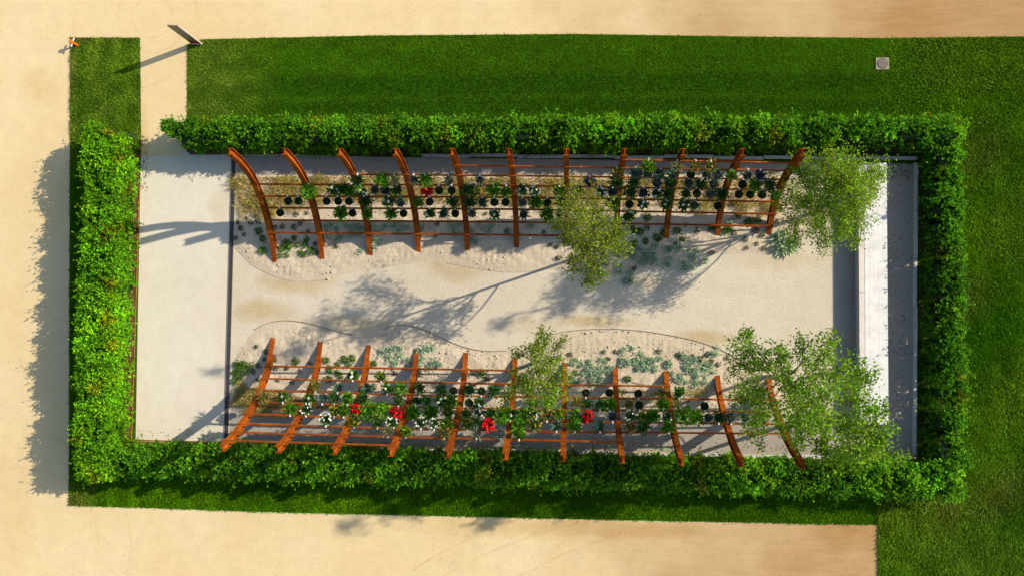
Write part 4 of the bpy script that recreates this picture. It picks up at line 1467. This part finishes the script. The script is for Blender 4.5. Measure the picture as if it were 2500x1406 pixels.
tree((1990, 1012), [(2100, 900, 6, .7), (2128, 925, 6.5, .5), (2080, 960, 7, .8), (2120, 1000, 8, .9), (2070, 1040, 7, 1.0), (2140, 1060, 9.0, .9), (2020, 1090, 6, .9), (2135, 1098, 9.6, .9), (2100, 1100, 7, .8), (2160, 1110, 7, .7),
                    (2200, 1112, 6, .4), (2000, 1040, 6, .8), (2060, 1120, 5.5, .8)],
     305, 'bushy bright tree in the bottom right corner beside the bench', (0.125, 0.255, 0.012), 0.155, 1.05, 2, 0.09)

# ------------------------------------------------------------------ small things
# tall glass totem sign
tp = at(481, 108)
sg = thing('totem_sign', tp, 'tall tinted glass panel sign with red band, at the lawn corner', 'sign', None, math.radians(-4))
link('panel', MB().box((-0.30, -0.03, 0.46), (0.30, 0.03, 2.72), 0.006).mesh('panel'), 'glass', sg)
link('red_band', MB().box((-0.301, -0.032, 0.12), (0.301, 0.032, 0.455)).mesh('red_band'), 'red', sg)
link('edge_post', MB().box((0.302, -0.036, 0.0), (0.325, 0.036, 2.74), 0.005).mesh('edge_post'), 'concrete', sg)
link('foot', MB().box((-0.26, -0.05, 0.0), (0.30, 0.05, 0.118)).mesh('foot'), 'white', sg)


def standpipe(px, h, label, arms):
    b = at(*px)
    t = thing('orange_standpipe', b, label, 'hydrant')
    link('post', MB().lathe([(0.09, 0.0), (0.09, 0.03), (0.06, 0.04), (0.06, h - 0.12), (0.105, h - 0.11), (0.105, h - 0.03), (0.07, h)], 12).mesh('post', False), 'orange', t)
    if arms:
        for s in (-1, 1):
            d = np.array([0.30, 0.95, 0]) * s
            link('arm', MB().tube([d * 0.06 + np.array([0, 0, h * .72]), d * 0.16 + np.array([0, 0, h * .72]), d * 0.24 + np.array([0, 0, h * .70])], [0.03, 0.035, 0.045], 8).mesh('arm'), 'white', t)
    else:
        link('collar', MB().lathe([(0.066, h * .5), (0.075, h * .52), (0.075, h * .58), (0.066, h * .6)], 12).mesh('collar'), 'red', t)


standpipe((189, 111), 0.62, 'orange standpipe with two white arms on the small left lawn corner', True)
standpipe((2294, 1199), 0.8, 'orange post standing off the bottom right hedge corner', False)
mh = thing('manhole_cover', (MH[0], MH[1], 0.0), 'square concrete manhole surround with round cover in the top lawn', 'manhole')
link('frame', MB().box((-0.33, -0.31, 0.0), (0.33, 0.31, 0.075), 0.012).mesh('frame'), 'frame', mh)
link('cover', MB().lathe([(0.24, 0.076), (0.24, 0.086), (0.22, 0.092), (0.05, 0.093), (0.045, 0.088), (0.01, 0.087)], 20).mesh('cover'), 'cover', mh)
link('rim', MB().lathe([(0.28, 0.0757), (0.28, 0.080), (0.245, 0.080), (0.245, 0.0757)], 20).mesh('rim'), 'dark', mh)
# unidentified flat grey object with a white edge, under the lower middle tree
bp = at(1288, 891)
bd = thing('grey_slab', (bp[0], bp[1], 0.06), 'long grey unidentified object with white edge lying under the lower middle tree', 'slab', None, math.radians(19))
link('slab', MB().box((-0.55, -0.10, 0.0), (0.45, 0.10, 0.04), 0.01).lathe([(0.10, 0.0), (0.10, 0.039), (0.09, 0.04)], 14, (0.45, 0, 0)).mesh('slab'), 'slabgrey', bd)
link('edge', MB().tube([(0.05, -0.115, 0.03), (0.35, -0.118, 0.035), (0.50, -0.09, 0.04), (0.565, 0.0, 0.04)], [0.012, 0.03, 0.032, 0.015], 6).mesh('edge'), 'white', bd)


def litter(name, regions, seed, label, cat, size, cols):
    r = np.random.default_rng(seed)
    P = []
    for (x0, x1, y0, y1, n, z) in regions:
        P.append(np.stack([r.uniform(x0, x1, n), r.uniform(y0, y1, n), np.full(n, z)], 1))
    P = np.concatenate(P)
    n = len(P)
    a = r.uniform(0, 6.28, n)
    D = np.stack([np.cos(a), np.sin(a), r.uniform(-0.05, 0.25, n)], 1)
    V, Q = leaves(P, D, r.uniform(0.6, 1.3, n) * size, r.uniform(0.5, 1.0, n) * size * 0.6, r, 0.2, 0.0)
    C = np.repeat(np.array(cols)[r.integers(0, len(cols), n)] * np.exp(r.normal(0, 0.3, (n, 1))), 4, axis=0)
    return link(name, quads(name, V, Q, C), 'leaf', None, label, cat, None, 'stuff')


BRN = [(0.20, 0.10, 0.04), (0.30, 0.18, 0.08), (0.13, 0.06, 0.03), (0.34, 0.24, 0.13)]
litter('fallen_leaves', [(-24.0, -23.62, -6.5, 9.6, 900, 0.04), (-23.6, -23.2, 7.0, 9.5, 60, 0.02), (16.1, 17.5, -6.3, 8.7, 260, 0.02), (16.4, 17.5, 7.6, 8.7, 90, 0.02),
                          (-18.0, 13.0, 8.3, 8.8, 160, 0.02), (-18, 17.4, -6.55, -6.1, 260, 0.02), (11.0, 17.4, -6.4, -3.0, 150, 0.06), (-23.4, -18.7, -6.5, -6.0, 50, 0.02)],
       91, 'brown fallen leaves strewn along the hedge feet and paths', 'leaf litter', 0.10, BRN)
litter('ground_grit', [(-40, 30, 15.6, 19.5, 1500, 0.008), (-36, -28.0, -16, 17, 1500, 0.008), (-28, 15.5, -16, -10.5, 1900, 0.008), (-23.6, -18.6, -6.4, 8.6, 260, 0.012), (-18, 13.4, -2, 4, 500, 0.012)],
       92, 'tiny twigs and grit specks scattered on the sandy ground', 'grit', 0.05, [(0.40, 0.30, 0.18), (0.48, 0.38, 0.24), (0.26, 0.19, 0.11)])
